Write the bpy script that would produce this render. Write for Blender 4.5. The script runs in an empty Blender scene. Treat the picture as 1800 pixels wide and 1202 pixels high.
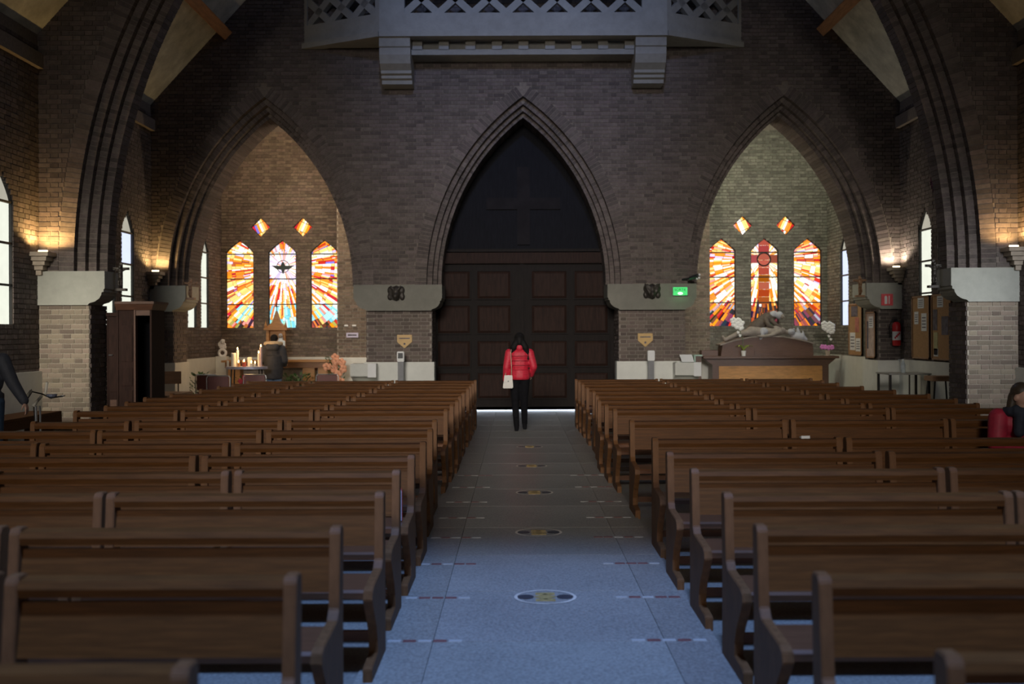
import bpy, bmesh, math, random
from mathutils import Vector, Matrix
random.seed(7)
R = random.random
PI = math.pi
C = bpy.context.scene
COL = C.collection

# ------------------------------------------------------------------ camera, world, lights, exposure
F = 1750.0                                    # focal length in pixels of an 1800 px wide frame (35 mm)
cam_d = bpy.data.cameras.new('camera')
cam_d.sensor_width = 36.0
cam_d.lens = 36.0 * F / 1800.0
cam_d.shift_x = -10.0 / 1800.0
cam_d.shift_y = -16.0 / 1800.0
cam_d.clip_start = 0.05
cam_d.clip_end = 200
cam_d.dof.use_dof = True
cam_d.dof.focus_distance = 11.0
cam_d.dof.aperture_fstop = 1.8
cam = bpy.data.objects.new('camera', cam_d)
COL.objects.link(cam)
cam.matrix_world = Matrix.Translation((0, 0, 1.7)) @ Matrix.Rotation(PI / 2, 4, 'X') @ Matrix.Rotation(math.radians(-0.22), 4, 'Z')
C.camera = cam

w = bpy.data.worlds.new('sky')
C.world = w
w.use_nodes = True
w.node_tree.nodes['Background'].inputs[0].default_value = (0.75, 0.85, 1.0, 1)
w.node_tree.nodes['Background'].inputs[1].default_value = 9.0

C.view_settings.view_transform = 'Standard'
C.view_settings.look = 'None'
C.view_settings.gamma = 1
C.view_settings.use_curve_mapping = False
C.view_settings.exposure = 0.0


def lamp(name, kind, loc, energy, color, target=None, **kw):
    d = bpy.data.lights.new(name, kind)
    d.energy = energy
    d.color = color
    for k, v in kw.items():
        setattr(d, k, v)
    o = bpy.data.objects.new(name, d)
    COL.objects.link(o)
    o.location = loc
    if target is not None:
        o.rotation_euler = (Vector(target) - Vector(loc)).to_track_quat('-Z', 'Y').to_euler()
    return o


# daylight from the choir and transept windows behind the camera
lamp('choir_daylight', 'AREA', (-2.2, -11, 8.5), 195, (1.0, 0.93, 0.84), (-0.3, 22, 0.9), shape='RECTANGLE', size=9, size_y=4, spread=math.radians(29))
# blue daylight falling steeply from the crossing tower onto the near aisle
lamp('crossing_daylight', 'SPOT', (0.2, 0.2, 13.0), 8300, (0.26, 0.46, 1.0), (0.2, 3.5, 0), spot_size=math.radians(34), spot_blend=0.3, shadow_soft_size=0.6)
lamp('loft_glare_spot', 'SPOT', (0.2, 0.3, 13.2), 5200, (0.36, 0.52, 1.0), (0.15, 20.6, 7.7), spot_size=math.radians(25), spot_blend=1.0, shadow_soft_size=0.6)  # added blue spot standing in for the glare haze around the loft
# added blue area light high in the nave, brightening the organ loft
lamp('loft_fill', 'AREA', (0.15, 18.6, 11.6), 45, (0.42, 0.58, 1.0), (0.15, 20.6, 8.0), shape='RECTANGLE', size=2.4, size_y=1.2)
# added area lights under the chapel vaults, filling in the chapel back walls
lamp('left_chapel_fill', 'AREA', (-5.2, 22.7, 6.9), 118, (1.0, 0.76, 0.52), (-5.6, 25.2, 2.2), shape='RECTANGLE', size=2.5, size_y=1.0)
lamp('right_chapel_fill', 'AREA', (5.6, 22.7, 6.9), 135, (0.95, 0.98, 0.78), (5.9, 25.2, 2.2), shape='RECTANGLE', size=2.5, size_y=1.0)
lamp('left_chapel_side_fill', 'POINT', (-2.95, 22.7, 4.3), 85, (1.0, 0.78, 0.55), shadow_soft_size=0.15)  # this and the next: added fills hidden behind the piers, brightening arch undersides
lamp('right_chapel_side_fill', 'POINT', (3.25, 22.7, 4.3), 60, (1.0, 0.88, 0.66), shadow_soft_size=0.15)
# daylight of the lancets of the bay before the piers, thrown forward along the nave
lamp('side_daylight_left', 'AREA', (-7.2, 9.0, 3.4), 15, (1.0, 0.93, 0.78), (-7.0, 16.0, 1.6), shape='RECTANGLE', size=0.6, size_y=1.6, spread=math.radians(34))
lamp('side_daylight_right', 'AREA', (7.5, 9.0, 3.4), 13, (0.86, 0.92, 1.0), (7.2, 16.0, 1.9), shape='RECTANGLE', size=0.6, size_y=1.6, spread=math.radians(34))


# ------------------------------------------------------------------ materials
def mat(name, col, rough=0.6, metal=0.0, var=0.25, scale=8.0, bump=0.0, stretch=(1, 1, 1), col2=None, spec=0.5, island=0.0, dirt=0.0):
    m = bpy.data.materials.new(name)
    m.use_nodes = True
    nt = m.node_tree
    b = nt.nodes['Principled BSDF']
    b.inputs['Roughness'].default_value = rough
    b.inputs['Metallic'].default_value = metal
    b.inputs['Specular IOR Level'].default_value = spec
    tc = nt.nodes.new('ShaderNodeTexCoord')
    mp = nt.nodes.new('ShaderNodeMapping')
    mp.inputs['Scale'].default_value = stretch
    nt.links.new(tc.outputs['Object'], mp.inputs[0])
    n = nt.nodes.new('ShaderNodeTexNoise')
    n.inputs['Scale'].default_value = scale
    n.inputs['Detail'].default_value = 5
    n.inputs['Roughness'].default_value = 0.65
    nt.links.new(mp.outputs[0], n.inputs['Vector'])
    rp = nt.nodes.new('ShaderNodeValToRGB')
    c2 = col2 or tuple(c * (1 - var) for c in col)
    c1 = col if col2 else tuple(min(1, c * (1 + var)) for c in col)
    rp.color_ramp.elements[0].position = 0.32
    rp.color_ramp.elements[1].position = 0.68
    rp.color_ramp.elements[0].color = (*c2, 1)
    rp.color_ramp.elements[1].color = (*c1, 1)
    nt.links.new(n.outputs['Fac'], rp.inputs[0])
    out = rp.outputs[0]
    if island > 0:                       # every brick its own tone
        g = nt.nodes.new('ShaderNodeNewGeometry')
        oi = nt.nodes.new('ShaderNodeObjectInfo')
        ad = nt.nodes.new('ShaderNodeMath'); ad.operation = 'ADD'
        nt.links.new(g.outputs['Random Per Island'], ad.inputs[0])
        nt.links.new(oi.outputs['Random'], ad.inputs[1])
        fr = nt.nodes.new('ShaderNodeMath'); fr.operation = 'FRACT'
        nt.links.new(ad.outputs[0], fr.inputs[0])
        mr = nt.nodes.new('ShaderNodeMapRange')
        mr.inputs['To Min'].default_value = 1 - island
        mr.inputs['To Max'].default_value = 1 + island
        nt.links.new(fr.outputs[0], mr.inputs['Value'])
        hs = nt.nodes.new('ShaderNodeHueSaturation')
        nt.links.new(mr.outputs[0], hs.inputs['Value'])
        m2 = nt.nodes.new('ShaderNodeMapRange')
        m2.inputs['To Min'].default_value = 0.485
        m2.inputs['To Max'].default_value = 0.515
        fr2 = nt.nodes.new('ShaderNodeMath'); fr2.operation = 'MULTIPLY'; fr2.inputs[1].default_value = 7.31
        fr3 = nt.nodes.new('ShaderNodeMath'); fr3.operation = 'FRACT'
        nt.links.new(fr.outputs[0], fr2.inputs[0]); nt.links.new(fr2.outputs[0], fr3.inputs[0])
        nt.links.new(fr3.outputs[0], m2.inputs['Value'])
        nt.links.new(m2.outputs[0], hs.inputs['Hue'])
        nt.links.new(out, hs.inputs['Color'])
        out = hs.outputs[0]
    if dirt > 0:
        n2 = nt.nodes.new('ShaderNodeTexNoise')
        n2.inputs['Scale'].default_value = 0.7
        n2.inputs['Detail'].default_value = 6
        nt.links.new(tc.outputs['Object'], n2.inputs['Vector'])
        mr2 = nt.nodes.new('ShaderNodeMapRange')
        mr2.inputs['From Min'].default_value = 0.3; mr2.inputs['From Max'].default_value = 0.7
        mr2.inputs['To Min'].default_value = 1 - dirt; mr2.inputs['To Max'].default_value = 1
        nt.links.new(n2.outputs['Fac'], mr2.inputs['Value'])
        mx = nt.nodes.new('ShaderNodeMix'); mx.data_type = 'RGBA'; mx.blend_type = 'MULTIPLY'
        mx.inputs['Factor'].default_value = 1
        nt.links.new(out, mx.inputs['A']); nt.links.new(mr2.outputs[0], mx.inputs['B'])
        out = mx.outputs['Result']
    nt.links.new(out, b.inputs['Base Color'])
    if bump > 0:
        bp = nt.nodes.new('ShaderNodeBump')
        bp.inputs['Strength'].default_value = bump
        bp.inputs['Distance'].default_value = 0.01
        nt.links.new(n.outputs['Fac'], bp.inputs['Height'])
        nt.links.new(bp.outputs[0], b.inputs['Normal'])
    return m


def emit(name, col, strength, var=0.12, scale=3.0):
    m = bpy.data.materials.new(name)
    m.use_nodes = True
    nt = m.node_tree
    nt.nodes.remove(nt.nodes['Principled BSDF'])
    e = nt.nodes.new('ShaderNodeEmission')
    tc = nt.nodes.new('ShaderNodeTexCoord')
    n = nt.nodes.new('ShaderNodeTexNoise')
    n.inputs['Scale'].default_value = scale
    nt.links.new(tc.outputs['Object'], n.inputs['Vector'])
    rp = nt.nodes.new('ShaderNodeValToRGB')
    rp.color_ramp.elements[0].color = (*[c * (1 - var) for c in col], 1)
    rp.color_ramp.elements[1].color = (*[min(1, c * (1 + var)) for c in col], 1)
    nt.links.new(n.outputs['Fac'], rp.inputs[0])
    nt.links.new(rp.outputs[0], e.inputs[0])
    e.inputs[1].default_value = strength
    nt.links.new(e.outputs[0], nt.nodes['Material Output'].inputs[0])
    return m


def glass_attr(name, strength):          # backlit stained glass: each pane its own glass colour
    m = bpy.data.materials.new(name)
    m.use_nodes = True
    nt = m.node_tree
    nt.nodes.remove(nt.nodes['Principled BSDF'])
    e = nt.nodes.new('ShaderNodeEmission')
    a = nt.nodes.new('ShaderNodeAttribute')
    a.attribute_name = 'glass_colour'
    nt.links.new(a.outputs['Color'], e.inputs[0])
    e.inputs[1].default_value = strength
    nt.links.new(e.outputs[0], nt.nodes['Material Output'].inputs[0])
    return m


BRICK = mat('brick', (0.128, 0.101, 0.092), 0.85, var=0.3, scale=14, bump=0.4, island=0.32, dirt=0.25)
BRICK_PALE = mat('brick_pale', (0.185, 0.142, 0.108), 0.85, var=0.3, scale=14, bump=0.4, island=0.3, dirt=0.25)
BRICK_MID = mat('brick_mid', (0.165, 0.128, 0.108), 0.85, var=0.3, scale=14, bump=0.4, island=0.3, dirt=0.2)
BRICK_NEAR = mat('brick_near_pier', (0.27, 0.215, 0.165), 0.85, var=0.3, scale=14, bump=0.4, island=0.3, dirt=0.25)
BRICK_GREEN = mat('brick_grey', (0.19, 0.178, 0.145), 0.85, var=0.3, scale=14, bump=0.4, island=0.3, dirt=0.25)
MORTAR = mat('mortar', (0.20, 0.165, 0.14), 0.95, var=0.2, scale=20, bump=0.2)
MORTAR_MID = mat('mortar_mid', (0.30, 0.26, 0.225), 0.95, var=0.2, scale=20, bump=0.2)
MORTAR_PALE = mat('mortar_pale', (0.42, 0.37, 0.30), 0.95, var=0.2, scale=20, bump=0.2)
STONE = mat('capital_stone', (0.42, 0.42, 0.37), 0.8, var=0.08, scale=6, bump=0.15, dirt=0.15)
STONE_DIM = mat('capital_stone_dimmed', (0.25, 0.24, 0.205), 0.85, var=0.08, scale=6, bump=0.15, dirt=0.2, spec=0.2)  # darker copy of the capital stone; weaker west light put into its colour
LOFT = mat('loft_stone', (0.30, 0.29, 0.27), 0.85, var=0.1, scale=6, bump=0.2, dirt=0.2)
DADO = mat('white_dado', (0.76, 0.76, 0.70), 0.7, var=0.05, scale=5, bump=0.08, dirt=0.15)
PLASTER = mat('roof_plaster', (0.64, 0.63, 0.55), 0.9, var=0.25, scale=3, bump=0.3, dirt=0.4)
DARKWALL = mat('far_wall', (0.10, 0.08, 0.07), 0.9, var=0.2, scale=4)
WOOD = mat('pew_wood', (0.098, 0.037, 0.0085), 0.55, var=0.3, scale=3.5, stretch=(1.2, 9, 22), bump=0.06, spec=0.18)
WOOD_END = mat('pew_end_wood', (0.15, 0.068, 0.027), 0.55, var=0.22, scale=3.5, stretch=(9, 9, 2), bump=0.06, spec=0.2)
SEATWOOD = mat('seat_wood', (0.13, 0.055, 0.026), 0.32, var=0.22, scale=3, stretch=(1.2, 14, 14), bump=0.04)
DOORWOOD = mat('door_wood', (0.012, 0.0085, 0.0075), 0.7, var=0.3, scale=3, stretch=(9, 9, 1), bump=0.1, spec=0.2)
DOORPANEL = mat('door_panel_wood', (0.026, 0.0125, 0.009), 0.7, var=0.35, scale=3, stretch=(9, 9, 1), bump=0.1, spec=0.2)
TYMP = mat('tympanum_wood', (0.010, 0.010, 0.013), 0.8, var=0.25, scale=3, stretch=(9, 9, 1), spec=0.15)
TYMPC = mat('tympanum_cross_wood', (0.015, 0.013, 0.015), 0.8, var=0.25, scale=3, spec=0.15)
BEAM = mat('beam_wood', (0.40, 0.20, 0.09), 0.6, var=0.25, scale=3, stretch=(9, 1, 9))
CONF = mat('confessional_wood', (0.026, 0.012, 0.009), 0.7, var=0.3, scale=3, stretch=(9, 9, 1.5), spec=0.15)
CONF2 = mat('confessional_cornice', (0.085, 0.036, 0.02), 0.6, var=0.25, scale=3, stretch=(2, 9, 9))
OAK = mat('light_oak', (0.45, 0.22, 0.075), 0.45, var=0.2, scale=3, stretch=(1.5, 9, 14))
OAKB = mat('bench_oak', (0.36, 0.21, 0.12), 0.5, var=0.2, scale=3, stretch=(1.5, 9, 14))
ALTAR = mat('dark_altar_wood', (0.10, 0.048, 0.028), 0.4, var=0.25, scale=3, stretch=(1.5, 9, 14))
ALTARP = mat('golden_altar_panel', (0.46, 0.22, 0.06), 0.5, var=0.25, scale=3, stretch=(1.5, 9, 9))
LEAD = mat('lead', (0.03, 0.028, 0.028), 0.6, metal=0.3, var=0.1)
IRON = mat('dark_iron', (0.035, 0.033, 0.032), 0.5, metal=0.7, var=0.2)
STEEL = mat('steel', (0.55, 0.56, 0.58), 0.3, metal=0.9, var=0.1)
BRONZE = mat('dark_bronze', (0.05, 0.042, 0.035), 0.5, metal=0.4, var=0.3, scale=20)
RED = mat('red_paint', (0.62, 0.025, 0.03), 0.35, var=0.08)
WHITE = mat('white_paint', (0.8, 0.8, 0.79), 0.5, var=0.03)
PAPER = mat('paper', (0.78, 0.78, 0.78), 0.7, var=0.06, scale=5)
PRINT = mat('printed_ink', (0.12, 0.11, 0.14), 0.7, var=0.5, scale=12)
CORK = mat('cork_board', (0.44, 0.25, 0.115), 0.85, var=0.15, scale=30)
GREYP = mat('grey_plastic', (0.20, 0.20, 0.21), 0.5, var=0.1)
BLACKP = mat('black_plastic', (0.02, 0.02, 0.022), 0.4, var=0.1)
PLAQUE = mat('gold_plaque', (0.58, 0.36, 0.12), 0.45, var=0.08)
WAX = mat('candle_wax', (0.85, 0.80, 0.68), 0.5, var=0.03)
FLAME = emit('flame', (1.0, 0.62, 0.22), 18, 0.05)
MAROON = mat('maroon_leatherette', (0.13, 0.035, 0.03), 0.45, var=0.15)
GREEN = mat('leaf_green', (0.05, 0.12, 0.035), 0.5, var=0.35, scale=12)
GREENL = mat('leaf_light', (0.28, 0.36, 0.06), 0.5, var=0.25, scale=12)
PETALW = mat('white_petal', (0.85, 0.84, 0.82), 0.6, var=0.05)
PETALP = mat('pink_petal', (0.75, 0.25, 0.62), 0.6, var=0.15)
PETALO = mat('orange_petal', (0.75, 0.36, 0.22), 0.6, var=0.3, scale=12)
PETALR = mat('red_petal', (0.45, 0.03, 0.05), 0.6, var=0.2)
POTW = mat('white_pot', (0.78, 0.78, 0.74), 0.4, var=0.03)
POTB = mat('beige_pot', (0.62, 0.52, 0.40), 0.6, var=0.1)
SCULPT = mat('stone_figure', (0.27, 0.23, 0.20), 0.7, var=0.25, scale=9, bump=0.15)
SCULPTD = mat('brown_robe', (0.10, 0.075, 0.06), 0.7, var=0.3, scale=9, bump=0.15)
SCULPTW = mat('pale_cloth', (0.40, 0.40, 0.44), 0.7, var=0.15, scale=9, bump=0.15)
BLUEW = mat('white_blue_robe', (0.62, 0.70, 0.76), 0.6, var=0.2, scale=12)
SKIN = mat('skin', (0.55, 0.33, 0.25), 0.55, var=0.06)
REDJ = mat('red_jacket', (0.60, 0.022, 0.05), 0.5, var=0.2, scale=18, stretch=(1, 1, 4), bump=0.5)
REDC = mat('dark_red_coat', (0.36, 0.018, 0.045), 0.6, var=0.2, scale=14, bump=0.3)
NAVYJ = mat('navy_jacket', (0.035, 0.038, 0.05), 0.7, var=0.2, scale=14, bump=0.3)
PARKA = mat('charcoal_parka', (0.042, 0.042, 0.05), 0.8, var=0.2, scale=14, bump=0.4)
FURH = mat('fur_trim', (0.55, 0.42, 0.28), 0.95, var=0.35, scale=60, bump=1.0)
JEANS = mat('blue_jeans', (0.13, 0.20, 0.32), 0.8, var=0.2, scale=20)
JEANSD = mat('dark_jeans', (0.03, 0.06, 0.11), 0.8, var=0.2, scale=20)
BLACKC = mat('black_cloth', (0.009, 0.009, 0.011), 0.9, var=0.2, scale=20, spec=0.1)
HAIR = mat('black_hair', (0.009, 0.008, 0.008), 0.7, var=0.3, scale=20, stretch=(6, 6, 1), spec=0.2)
HAIRB = mat('brown_hair', (0.05, 0.035, 0.022), 0.5, var=0.4, scale=20, stretch=(6, 6, 1))
SCARF = mat('dark_blue_scarf', (0.02, 0.025, 0.04), 0.8, var=0.3, scale=14)
BAGW = mat('white_leather', (0.72, 0.69, 0.64), 0.4, var=0.05)
FLOORM = mat('terrazzo', (0.37, 0.365, 0.33), 0.42, var=0.28, scale=55, col2=(0.16, 0.157, 0.144), dirt=0.25, bump=0.03)
SLABM = mat('aisle_slab', (0.46, 0.45, 0.41), 0.38, var=0.25, scale=60, col2=(0.22, 0.215, 0.20), dirt=0.3, bump=0.03, island=0.06)
SLABS = mat('aisle_border_slab', (0.42, 0.405, 0.365), 0.38, var=0.25, scale=60, col2=(0.19, 0.18, 0.165), dirt=0.3, bump=0.03, island=0.06)
INW = mat('inlay_white', (0.46, 0.45, 0.43), 0.45, var=0.1)
INR = mat('inlay_red', (0.20, 0.075, 0.07), 0.45, var=0.2)
INY = mat('inlay_yellow', (0.40, 0.29, 0.11), 0.45, var=0.25, scale=30)
INB = mat('inlay_dark', (0.05, 0.05, 0.06), 0.45, var=0.2)
INP = mat('inlay_pale_ring', (0.70, 0.64, 0.56), 0.45, var=0.2)
GLASSW = emit('frosted_glass_white', (0.80, 0.82, 0.70), 1.15, 0.1, 5)
GLASSB = emit('frosted_glass_blue', (0.66, 0.73, 0.97), 1.25, 0.08, 5)
GLASST = emit('frosted_glass_beige', (0.50, 0.47, 0.38), 0.9, 0.1, 5)
GLASSP = emit('pink_glass', (0.55, 0.16, 0.34), 0.8, 0.2, 6)
LOFTGL = emit('loft_window_glass', (0.45, 0.6, 1.0), 2.0, 0.1, 5)
STAINED = glass_attr('stained_glass', 1.5)
EXITG = emit('exit_sign_green', (0.10, 0.85, 0.22), 0.95, 0.15, 9)
EXITL = emit('exit_sign_lamp', (0.75, 1.0, 0.8), 1.6, 0.02)
LAMPGLOW = emit('lamp_tube', (1.0, 0.8, 0.5), 4.0, 0.02)


# ------------------------------------------------------------------ mesh helpers
class MB:
    def __init__(s):
        s.v = []
        s.f = []

    def add(s, vs, fs):
        o = len(s.v)
        s.v += [tuple(p) for p in vs]
        s.f += [tuple(i + o for i in f) for f in fs]
        return s

    def box(s, x0, x1, y0, y1, z0, z1):
        return s.add([(x0, y0, z0), (x1, y0, z0), (x1, y1, z0), (x0, y1, z0), (x0, y0, z1), (x1, y0, z1), (x1, y1, z1), (x0, y1, z1)],
                     [(0, 3, 2, 1), (4, 5, 6, 7), (0, 1, 5, 4), (1, 2, 6, 5), (2, 3, 7, 6), (3, 0, 4, 7)])

    def prism(s, poly, axis, a, b):       # poly in the two other axes (order xyz without axis)
        n = len(poly)

        def P(p, t):
            return (t, p[0], p[1]) if axis == 'x' else (p[0], t, p[1]) if axis == 'y' else (p[0], p[1], t)
        vs = [P(p, a) for p in poly] + [P(p, b) for p in poly]
        fs = [tuple(range(n - 1, -1, -1)), tuple(range(n, 2 * n))] + [(i, (i + 1) % n, n + (i + 1) % n, n + i) for i in range(n)]
        return s.add(vs, fs)

    def frustum(s, lo, hi, z0, z1):       # (x0,x1,y0,y1) rectangles at two heights
        a, b, c, d = lo
        e, f, g, h = hi
        return s.add([(a, c, z0), (b, c, z0), (b, d, z0), (a, d, z0), (e, g, z1), (f, g, z1), (f, h, z1), (e, h, z1)],
                     [(0, 3, 2, 1), (4, 5, 6, 7), (0, 1, 5, 4), (1, 2, 6, 5), (2, 3, 7, 6), (3, 0, 4, 7)])

    def tube(s, pts, r, n=8):
        pts = [Vector(p) for p in pts]
        rr = r if isinstance(r, (list, tuple)) else [r] * len(pts)
        o = len(s.v)
        up = Vector((0.31, 0.17, 0.93))
        for i, p in enumerate(pts):
            t = (pts[min(i + 1, len(pts) - 1)] - pts[max(i - 1, 0)]).normalized()
            a = t.cross(up)
            if a.length < 1e-3:
                a = t.cross(Vector((1, 0, 0)))
            a.normalize()
            b = t.cross(a)
            for k in range(n):
                q = p + (a * math.cos(2 * PI * k / n) + b * math.sin(2 * PI * k / n)) * rr[i]
                s.v.append(tuple(q))
        for i in range(len(pts) - 1):
            for k in range(n):
                s.f.append((o + i * n + k, o + i * n + (k + 1) % n, o + (i + 1) * n + (k + 1) % n, o + (i + 1) * n + k))
        s.f.append(tuple(o + k for k in range(n - 1, -1, -1)))
        s.f.append(tuple(o + (len(pts) - 1) * n + k for k in range(n)))
        return s

    def lathe(s, prof, c=(0, 0, 0), n=16):   # prof: (r, z)
        o = len(s.v)
        for r, z in prof:
            for k in range(n):
                s.v.append((c[0] + r * math.cos(2 * PI * k / n), c[1] + r * math.sin(2 * PI * k / n), c[2] + z))
        for i in range(len(prof) - 1):
            for k in range(n):
                s.f.append((o + i * n + k, o + i * n + (k + 1) % n, o + (i + 1) * n + (k + 1) % n, o + (i + 1) * n + k))
        s.f.append(tuple(o + k for k in range(n - 1, -1, -1)))
        s.f.append(tuple(o + (len(prof) - 1) * n + k for k in range(n)))
        return s

    def ell(s, c, rx, ry=None, rz=None, n=12, m=8, rot=None):
        ry = rx if ry is None else ry
        rz = rx if rz is None else rz
        o = len(s.v)
        c = Vector(c)
        M = rot or Matrix.Identity(3)
        s.v.append(tuple(c + M @ Vector((0, 0, -rz))))
        for i in range(1, m):
            t = -PI / 2 + PI * i / m
            for k in range(n):
                s.v.append(tuple(c + M @ Vector((rx * math.cos(t) * math.cos(2 * PI * k / n), ry * math.cos(t) * math.sin(2 * PI * k / n), rz * math.sin(t)))))
        s.v.append(tuple(c + M @ Vector((0, 0, rz))))
        top = len(s.v) - 1
        for k in range(n):
            s.f.append((o, o + 1 + (k + 1) % n, o + 1 + k))
            s.f.append((top, o + 1 + (m - 2) * n + k, o + 1 + (m - 2) * n + (k + 1) % n))
        for i in range(m - 2):
            for k in range(n):
                s.f.append((o + 1 + i * n + k, o + 1 + i * n + (k + 1) % n, o + 1 + (i + 1) * n + (k + 1) % n, o + 1 + (i + 1) * n + k))
        return s

    def chain(s, pts, rs, n=10):          # sphere-swept chain, for bodies
        for p, r in zip(pts, rs):
            s.ell(p, r, n=n, m=6)
        for i in range(len(pts) - 1):
            s.tube([pts[i], pts[i + 1]], [rs[i], rs[i + 1]], n)
        return s

    def mesh(s, name, m, bevel=0.0, smooth=False):
        me = bpy.data.meshes.new(name)
        me.from_pydata(s.v, [], s.f)
        bm = bmesh.new()
        bm.from_mesh(me)
        bmesh.ops.recalc_face_normals(bm, faces=bm.faces)
        if bevel > 0:
            bmesh.ops.bevel(bm, geom=list(bm.edges), offset=bevel, segments=2, affect='EDGES', clamp_overlap=True)
        bm.to_mesh(me)
        bm.free()
        me.materials.append(m)
        if smooth:
            me.polygons.foreach_set('use_smooth', [True] * len(me.polygons))
        return me

    def build(s, name, m, parent=None, bevel=0.0, smooth=False):
        return link(name, s.mesh(name, m, bevel, smooth), parent)


def link(name, me, parent=None, loc=None):
    o = bpy.data.objects.new(name, me)
    COL.objects.link(o)
    if parent is not None:
        o.parent = parent
    if loc is not None:
        o.location = loc
    return o


def tag(o, label, cat, group=None):
    o['label'] = label
    o['category'] = cat
    if group:
        o['group'] = group
    return o


def thing(name, label, cat, loc=(0, 0, 0), rz=0.0, group=None):
    o = bpy.data.objects.new(name, None)
    o.empty_display_size = 0.1
    COL.objects.link(o)
    o.location = loc
    o.rotation_euler = (0, 0, rz)
    return tag(o, label, cat, group)


def struct(o):
    o['kind'] = 'structure'
    return o


def stuff(o):
    o['kind'] = 'stuff'
    return o


def remeshed(mb, name, m, parent, voxel=0.015, smooth=4):
    me = mb.mesh(name, m)
    o = bpy.data.objects.new('tmp', me)
    COL.objects.link(o)
    r = o.modifiers.new('r', 'REMESH')
    r.mode = 'VOXEL'
    r.voxel_size = voxel
    sm = o.modifiers.new('s', 'SMOOTH')
    sm.iterations = smooth
    sm.factor = 0.5
    dg = bpy.context.evaluated_depsgraph_get()
    me2 = bpy.data.meshes.new_from_object(o.evaluated_get(dg))
    bpy.data.objects.remove(o)
    bpy.data.meshes.remove(me)
    me2.name = name
    if not me2.materials:
        me2.materials.append(m)
    me2.polygons.foreach_set('use_smooth', [True] * len(me2.polygons))
    return link(name, me2, parent)


# ------------------------------------------------------------------ bricks
UNIT_BRICK = None


def unit_brick():
    global UNIT_BRICK
    if UNIT_BRICK is None:
        me = bpy.data.meshes.new('brick')
        me.from_pydata([(0, 0, 0), (1, 0, 0), (1, 0, 1), (0, 0, 1), (0, 1, 0), (1, 1, 0), (1, 1, 1), (0, 1, 1)], [],
                       [(0, 1, 2, 3), (1, 5, 6, 2), (5, 4, 7, 6), (4, 0, 3, 7), (3, 2, 6, 7), (0, 4, 5, 1)])
        me.materials.append(BRICK)
        UNIT_BRICK = {BRICK.name: me}
    return UNIT_BRICK


def unit_brick_of(m):
    d = unit_brick()
    if m.name not in d:
        me = d[BRICK.name].copy()
        me.materials[0] = m
        d[m.name] = me
    return d[m.name]


def courses(u0, u1, v0, v1, spans=None, H=0.078, j=0.012):
    """Flemish bond: yields (a, b, z0, z1) brick rectangles."""
    S, Hd = 0.23, 0.115
    k0 = int(math.floor(v0 / H))
    k = k0
    out = []
    while k * H < v1 - 0.02:
        z0 = max(k * H, v0)
        z1 = min((k + 1) * H - j, v1)
        if z1 - z0 > 0.02:
            iv = spans((z0 + z1) / 2) if spans else [(u0, u1)]
            u = u0 - (0.0 if k % 2 == 0 else (S + Hd + 2 * j) / 2) - 0.4
            st = True
            while u < u1:
                L = S if st else Hd
                for a, b in iv:
                    p, q = max(u, a), min(u + L, b)
                    if q - p > 0.03:
                        out.append((p, q, z0, z1))
                u += L + j
                st = not st
        k += 1
    return out


def brick_face(parent, plane, axis, sign, u0, u1, v0, v1, spans=None, m=None, parts=False, name='brick', proud=0.012):
    """plane: coordinate along axis ('x' or 'y'); sign: direction of the outward normal."""
    m = m or BRICK
    rects = courses(u0, u1, v0, v1, spans)
    if parts:
        me = unit_brick_of(m)
        for a, b, z0, z1 in rects:
            o = bpy.data.objects.new('brick', me)
            COL.objects.link(o)
            o.parent = parent
            pr = proud + 0.004 * R()
            if axis == 'y':
                o.location = (a, plane + (sign * pr if sign < 0 else 0), z0)
                o.scale = (b - a, pr, z1 - z0)
            else:
                o.location = (plane + (sign * pr if sign < 0 else 0), a, z0)
                o.scale = (pr, b - a, z1 - z0)
        return
    mb = MB()
    for a, b, z0, z1 in rects:
        pr = proud + 0.004 * R()
        if axis == 'y':
            q = plane + sign * pr
            vs = [(a, q, z0), (b, q, z0), (b, q, z1), (a, q, z1), (a, plane, z0), (b, plane, z0), (b, plane, z1), (a, plane, z1)]
        else:
            q = plane + sign * pr
            vs = [(q, a, z0), (q, b, z0), (q, b, z1), (q, a, z1), (plane, a, z0), (plane, b, z0), (plane, b, z1), (plane, a, z1)]
        mb.add(vs, [(0, 1, 2, 3), (0, 4, 5, 1), (1, 5, 6, 2), (2, 6, 7, 3), (3, 7, 4, 0)])
    return stuff(mb.build(name, m, parent))


# ------------------------------------------------------------------ levels of the plan (metres; y = distance west of the camera)
XL, XR, AX = -7.65, 8.0, 0.16            # side walls and axis
YA0, YA1 = 15.9, 16.55                    # transverse arch
YW0, YW1 = 20.8, 22.0                    # west wall
YB = 25.7                                # back wall of the chapels
SPR = 2.71                               # springing = top of the capitals
CAPB = 2.17                              # underside of the capitals
EAVE, SLOPE = 6.27, 1.09


def roof_z(x):
    return EAVE + SLOPE * (min(x - (XL - 0.2), (XR + 0.2) - x))


# floor -----------------------------------------------------------------------------------------------
floor = struct(MB().box(XL - 0.5, XR + 0.5, -13, YB + 0.3, -0.12, 0.0).build('floor', FLOORM))
yy = 1.2
k = 0
slab_me = {}
for ci, (a, b, mm) in enumerate(((-0.80, -0.4715, SLABS), (-0.4685, 0.7985, SLABM), (0.8015, 1.09, SLABS))):
    slab_me[ci] = MB().box(a, b, 0, 1.059, 0.0, 0.012).mesh('floor_slab', mm, bevel=0.0015)
while yy < 21.0:
    for ci in range(3):
        link('floor_slab', slab_me[ci], floor, (0, yy, 0))
    yy += 1.063
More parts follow.
